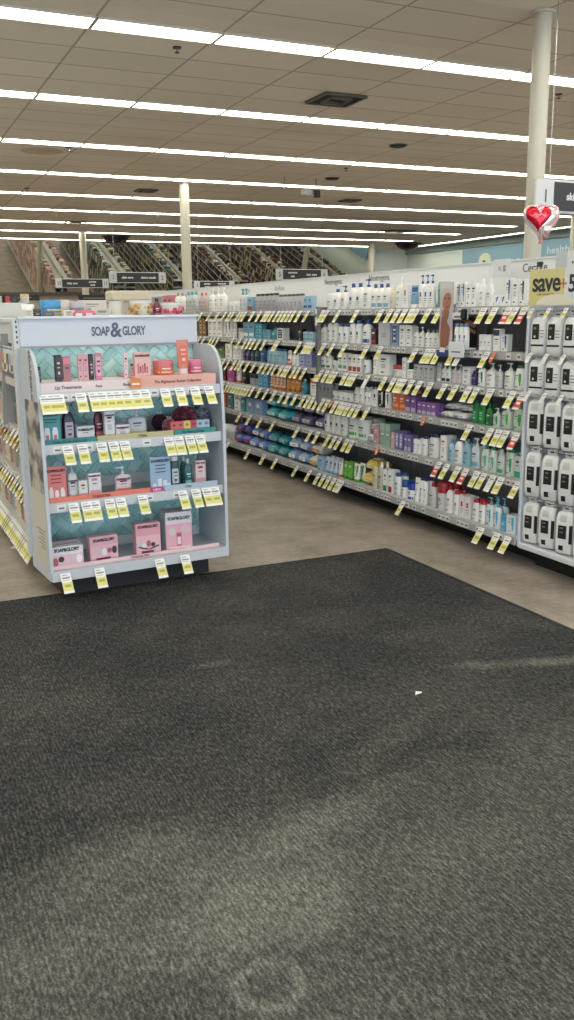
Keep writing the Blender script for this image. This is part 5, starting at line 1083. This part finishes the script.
# ------------------------------------------------------------------ long low shelving behind the display unit
t = root('store_gondola', (1.37, 5.395, 0)); LX, RX, LE = -.50, .50, 10.9
B().box(-.04, .04, 0, LE, .1, 1.545, M((176, 178, 180), .5)).obj('centre_panel', t)
b = B(); b.box(LX+.05, RX-.05, 0, LE, 1.53, 1.553, WHITE); b.obj('top_board', t)
b = B(); b.box(LX+.07, LX+.10, .02, LE, 1.385, 1.53, PANEL); b.obj('header_panel', t)
B().box(LX+.12, RX-.12, 0, LE, .001, .1, DARK).obj('kick_plate', t)
for z in (.13, .42, .76, 1.1):
    f = LX-.02 if z < .2 else LX+.04
    b = B(); b.box(f, -.04, 0, LE, z+.03, z+.052, SHELF); b.box(.04, -f, 0, LE, z+.03, z+.052, SHELF); s_ = b.obj('shelf', t)
    b = B(); b.box(f-.014, f-.001, 0, LE, z, z+.054, M((206, 204, 198), .45)); b.box(-f+.001, -f+.014, 0, LE, z, z+.054, M((206, 204, 198), .45)); b.obj('price_rail', s_)
for y, z0, z1 in ((1.35, .8, 1.45), (3.2, .8, 1.45)):
    b = B(); b.prism([(LX-.01, z0), (LX+.02, z1), (LX+.4, z1), (LX+.4, z0)], 'y', y, y+.02, M((168, 168, 166), .4)); b.obj('divider_panel', t)
tag(t, 'long low shelving run stretching back behind the display unit', 'shelving')
fx = 1.37+LX
def lrow(y0, y1, step, z, tl_, group, label, kind='yellow', s=1.0):
    y = y0; i = 0
    while y < y1: put_tag(tl_, y, z, RZ+random.uniform(-.1, .1), label+', '+OW[i]+' from the display', group, kind, s=s); y += step; i += 1
lrow(5.50, 7.5, .068, .172, fx-.036, 'tags, lowest rail behind the display', 'yellow price tag on the dense lowest left rail')
lrow(5.50, 7.6, .12, .462, fx+.024, 'tags, second rail behind the display', 'yellow price tag on the second left rail')
lrow(5.55, 7.6, .15, .802, fx+.024, 'tags, third rail behind the display', 'yellow price tag on the third left rail')
pc = [(226, 222, 210), (214, 206, 190), (206, 130, 90), (160, 176, 190), (226, 214, 150), (90, 92, 100), (190, 180, 170)]; lp = {}
for lvl, zs, hh in (('lowest', .183, .17), ('second', .473, .2), ('third', .813, .2)):
    y = 5.5 if lvl != 'third' else 6.05; i = 0
    while y < 7.9:
        if lvl == 'third' and 6.85 < y < 7.15: y += .086; continue
        if min(abs(y-6.755), abs(y-8.605)) < .06: y += .086; continue
        key = (lvl, i % 7)
        c = pc[(i*3+len(lvl)) % 7]
        if key not in lp: o = lp[key] = make('box', .075, hh*(.8+.2*((i*5) % 3)/2), .05, c, c, ('top', 'text', 'band')[i % 3], (226, 150, 90) if i % 2 else (150, 160, 176), DGRY, 'cosmetics_pack')
        else: o = dup(lp[key], (0, 0, 0))
        o.location = (fx+.09 if lvl != 'lowest' else fx+.03, y, zs); o.rotation_euler.z = RZ
        cn = {0: 'off-white', 1: 'beige', 2: 'terracotta', 3: 'grey-blue', 4: 'pale yellow', 5: 'charcoal', 6: 'taupe'}[(i*3+len(lvl)) % 7]
        tag(o, '%s cosmetics pack, %s pack from the display unit on the %s left shelf' % (cn, OW[i], lvl), 'pack', '%s packs on the %s shelf behind the display' % (cn, lvl)); y += .086; i += 1
hp_ = None
for row, (z0, nr) in enumerate(((1.19, 'upper'),)):
    b = B(); b.tube([(fx+.03, 0, 0), (fx+.03, 2.2, 0)], .004, CHROME, 6)
    for i in range(14):
        y = 5.50+i*.105
        if min(abs(y-6.755), abs(y-8.605)) < .06: continue
        c = pc[(i*2+1) % 7]; q = B(); q.box(-.04, .04, -.012, .012, 0, .13, M(c, .4), .004); o = q.obj('hanging_pack')
        l = B(); l.box(-.03, .03, -.0135, -.0122, .02, .06, M(((226, 214, 120), (60, 62, 70), (226, 226, 222))[i % 3], .5)); l.obj('label', o)
        l = B(); l.box(-.04, .04, -.002, .002, .13, .18, WHITE); l.obj('hanger_tab', o)
        l = B(); l.tube([(0, .43, .165), (0, -.02, .165), (0, -.035, .18)], .003, CHROME, 6); l.obj('hook', o)
        o.location = (fx+.02, y, z0); o.rotation_euler.z = RZ+random.uniform(-.2, .2)*0
        tag(o, 'small hanging pack, %s hook from the display unit on its left side' % OW[i], 'pack', 'packs hanging left behind the display')
for j, (y, z) in enumerate(((5.60, .813), (5.9, .813), (7.0, .813))):
    t2 = root('shelf_bin', (fx+.13, y, z), RZ); c = M((176, 192, 208), .35); b = B()
    b.box(-.1, .1, -.08, .1, 0, .006, c); b.box(-.1, .1, -.08, -.075, .006, .12, c); b.box(-.1, .1, .095, .1, .006, .16, c); b.box(-.1, -.095, -.075, .095, .006, .13, c); b.box(.095, .1, -.075, .095, .006, .13, c); b.obj('bin_body', t2)
    b = B(); b.box(-.07, .05, -.0815, -.0803, .04, .07, GREYINK); b.obj('label', t2)
    tag(t2, ('pale blue shelf bin nearest the display unit, left side', 'second pale blue shelf bin from the display unit', 'pale blue shelf bin beyond the grey divider panel')[j], 'bin', 'pale blue shelf bins')
# things standing on top of the low shelving, seen above the white header
TZ = 1.5535
def top_thing(px, Y, o, label, cat, group=None):
    lo, hi = -1, 4
    for _ in range(40):
        m_ = (lo+hi)/2; q = Vector((m_, Y, TZ+.05))-Vector((0, 0, H)); u = 287+F*q.dot(RT)/q.dot(FW)
        if u < px: lo = m_
        else: hi = m_
    o.location = (m_, Y, TZ); o.rotation_euler.z = random.uniform(-.1, .1); tag(o, label, cat, group)
def clear_jar(r, h, cols, name='apothecary_jar'):
    b = B(); b.rings([[(q*math.cos(2*PI*i/24), q*math.sin(2*PI*i/24), z) for i in range(24)] for z, q in ((0, r*.96), (.006, r), (h*.82, r), (h*.84, r*.97))], M((206, 208, 202), .12)); o = b.obj(name)
    b = B(); rj = random.Random(int(r*1000)+len(cols))
    for i in range(60):
        a = rj.uniform(0, 2*PI); z = rj.uniform(.015, h*.6); s = rj.uniform(.006, .012); x, y = (r+.0005)*math.cos(a), (r+.0005)*math.sin(a); b.box(x-s, x+s, y-s, y+s, z, z+2*s, M(rj.choice(cols), .4), .002)
    k = b.obj('contents', o); k['kind'] = 'stuff'
    b = B(); b.cyl(0, 0, h*.84, h, r*1.04, M((222, 222, 216), .3), 24); b.obj('lid', o); return o
top_thing(140, 5.72, clear_jar(.064, .105, ((190, 140, 60), (150, 100, 50), (214, 180, 110))), 'clear jar of golden pieces atop the low shelving', 'jar')
top_thing(157, 5.75, make('bottle', .05, .12, .05, (120, 44, 66), BK, 'band', (206, 120, 140), W_), 'dark pink bottle between the two clear jars on top', 'bottle')
top_thing(151, 5.85, make('box', .035, .09, .035, (196, 150, 160), W_, 'text', W_, RD), 'little rose box behind the dark pink bottle on top', 'box')
top_thing(171, 5.72, clear_jar(.07, .09, ((196, 50, 84), (214, 120, 140), (120, 40, 60))), 'clear jar of crimson pieces atop the low shelving', 'jar')
o = B(); o.cyl(0, 0, 0, .095, .045, M((226, 224, 212), .5), 24, .043); o = o.obj('candle_jar'); c = B(); c.cyl(0, 0, .095, .103, .047, M((214, 210, 196), .4), 24); c.obj('lid', o); top_thing(116, 5.8, o, 'plain white candle jar above the dark flat tray', 'candle')
o = root('counter_tray', (0, 0, 0)); b = B(); b.box(-.12, .12, -.05, .05, 0, .012, M((84, 82, 80), .4), .003); b.obj('tray_body', o); b = B(); b.box(-.13, .13, -.06, -.05, 0, .018, WHITE, .003); b.obj('rim', o); top_thing(110, 5.62, o, 'dark flat tray with white rim on the shelving top', 'tray')
o = make('box', .11, .06, .06, (206, 204, 198), W_, 'band', (120, 120, 126), DGRY, 'folded_carton'); top_thing(101, 5.75, o, 'low pale carton beside the white candle jar', 'box')
def plush(w_, h, c, name):
    b = B(); n = 14; R = []
    for k in range(9):
        a = PI*k/8; R.append([(w_/2*max(.04, math.sin(a))*math.cos(2*PI*i/n)*(1+.08*math.sin(3*i+k)), w_*.3*max(.04, math.sin(a))*math.sin(2*PI*i/n), h/2-h/2*math.cos(a)) for i in range(n)])
    b.rings(R, M(c, .7)); return b.obj(name)
o = plush(.1, .05, (220, 110, 140), 'bath_sponge'); top_thing(88, 5.66, o, 'pink fluffy bath sponge, right one of two', 'sponge'); c = B(); c.box(-.02, .02, -.032, -.03, .01, .03, TAGW); c.obj('label', o)
o = plush(.07, .045, (206, 96, 120), 'bath_sponge'); top_thing(78, 5.66, o, 'deeper pink fluffy bath sponge, left one of two', 'sponge'); c = B(); c.box(-.02, .02, -.024, -.021, .01, .03, TAGW); c.obj('label', o)
for px, Y, a, l in ((57, 5.85, ('box', .09, .055, .05, (196, 190, 150), W_, 'text', GY, DGRY), 'greenish pale carton left of the pink sponges'), (48, 5.75, ('box', .07, .045, .05, (90, 92, 98), W_, 'band', W_, GY), 'dark grey carton below the bright blue tub'), (37, 5.8, ('jar', .05, .06, .05, (60, 60, 64), DGRY, 'text', W_, W_), 'charcoal jar at the left end of the top'),
    (68, 5.8, ('box', .07, .05, .05, (226, 224, 218), W_, 'text', GY, DGRY), 'small white carton left of the pink sponges'), (51, 6.3, ('jar', .14, .12, .1, (60, 132, 190), (70, 150, 206), 'text', W_, W_), 'bright blue tub with blue lid on top'), (63, 6.6, ('jar', .1, .125, .1, (206, 196, 186), (214, 206, 200), 'text', GY, GY), 'cream tub behind the small white carton'),
    (76, 6.6, ('jar', .12, .115, .1, (150, 140, 160), (190, 184, 196), 'text', GY, GY), 'mauve-grey tub behind the pink sponges'), (92, 6.7, ('box', .2, .125, .08, (216, 206, 196), W_, 'text', GY, GY), 'wide beige carton behind the pink sponges'), (28, 6.9, ('jar', .09, .1, .09, (226, 224, 214), W_, 'text', GY, GY), 'white lidded tub beyond the left white box')):
    o = make(*a); top_thing(px, Y, o, l, KN[a[0]][1])
# white header box crossing at the left edge, and a bracket on the left header
t = root('header_box', (.55, 8.6, 1.545)); b = B(); b.box(-1.75, .84, 0, .3, .02, .145, M((214, 216, 214), .5), .006); b.obj('box_body', t)
b = B(); [b.box(x-.02, x+.02, .1, .2, -1.544, .02, RAIL) for x in (-1.6, -.6)]; b.obj('support_leg', t); tag(t, 'long white header box at the left picture edge behind the display', 'header')
for px, l, c in ((2, 'small white and black box on the left header box', (220, 218, 210)), (6, 'small red and white box on the left header box', (190, 60, 50)), (15, 'black box on the left header box', (30, 30, 32))):
    p = at(px, 304, 1, 8.7); o = make('box', .07, .06, .05, c, c, 'text', DGRY, DGRY); o.location = (p.x, 8.72, 1.691); tag(o, l, 'box')
o = make('jar', .08, .08, .08, (226, 222, 214), (214, 196, 150), 'text', GY, GY); p = at(25, 304, 1, 8.75); o.location = (p.x, 8.75, 1.691); tag(o, 'cream jar at the right end of the left header box', 'jar')
print('products', nprod, 'objects', len(C.objects))
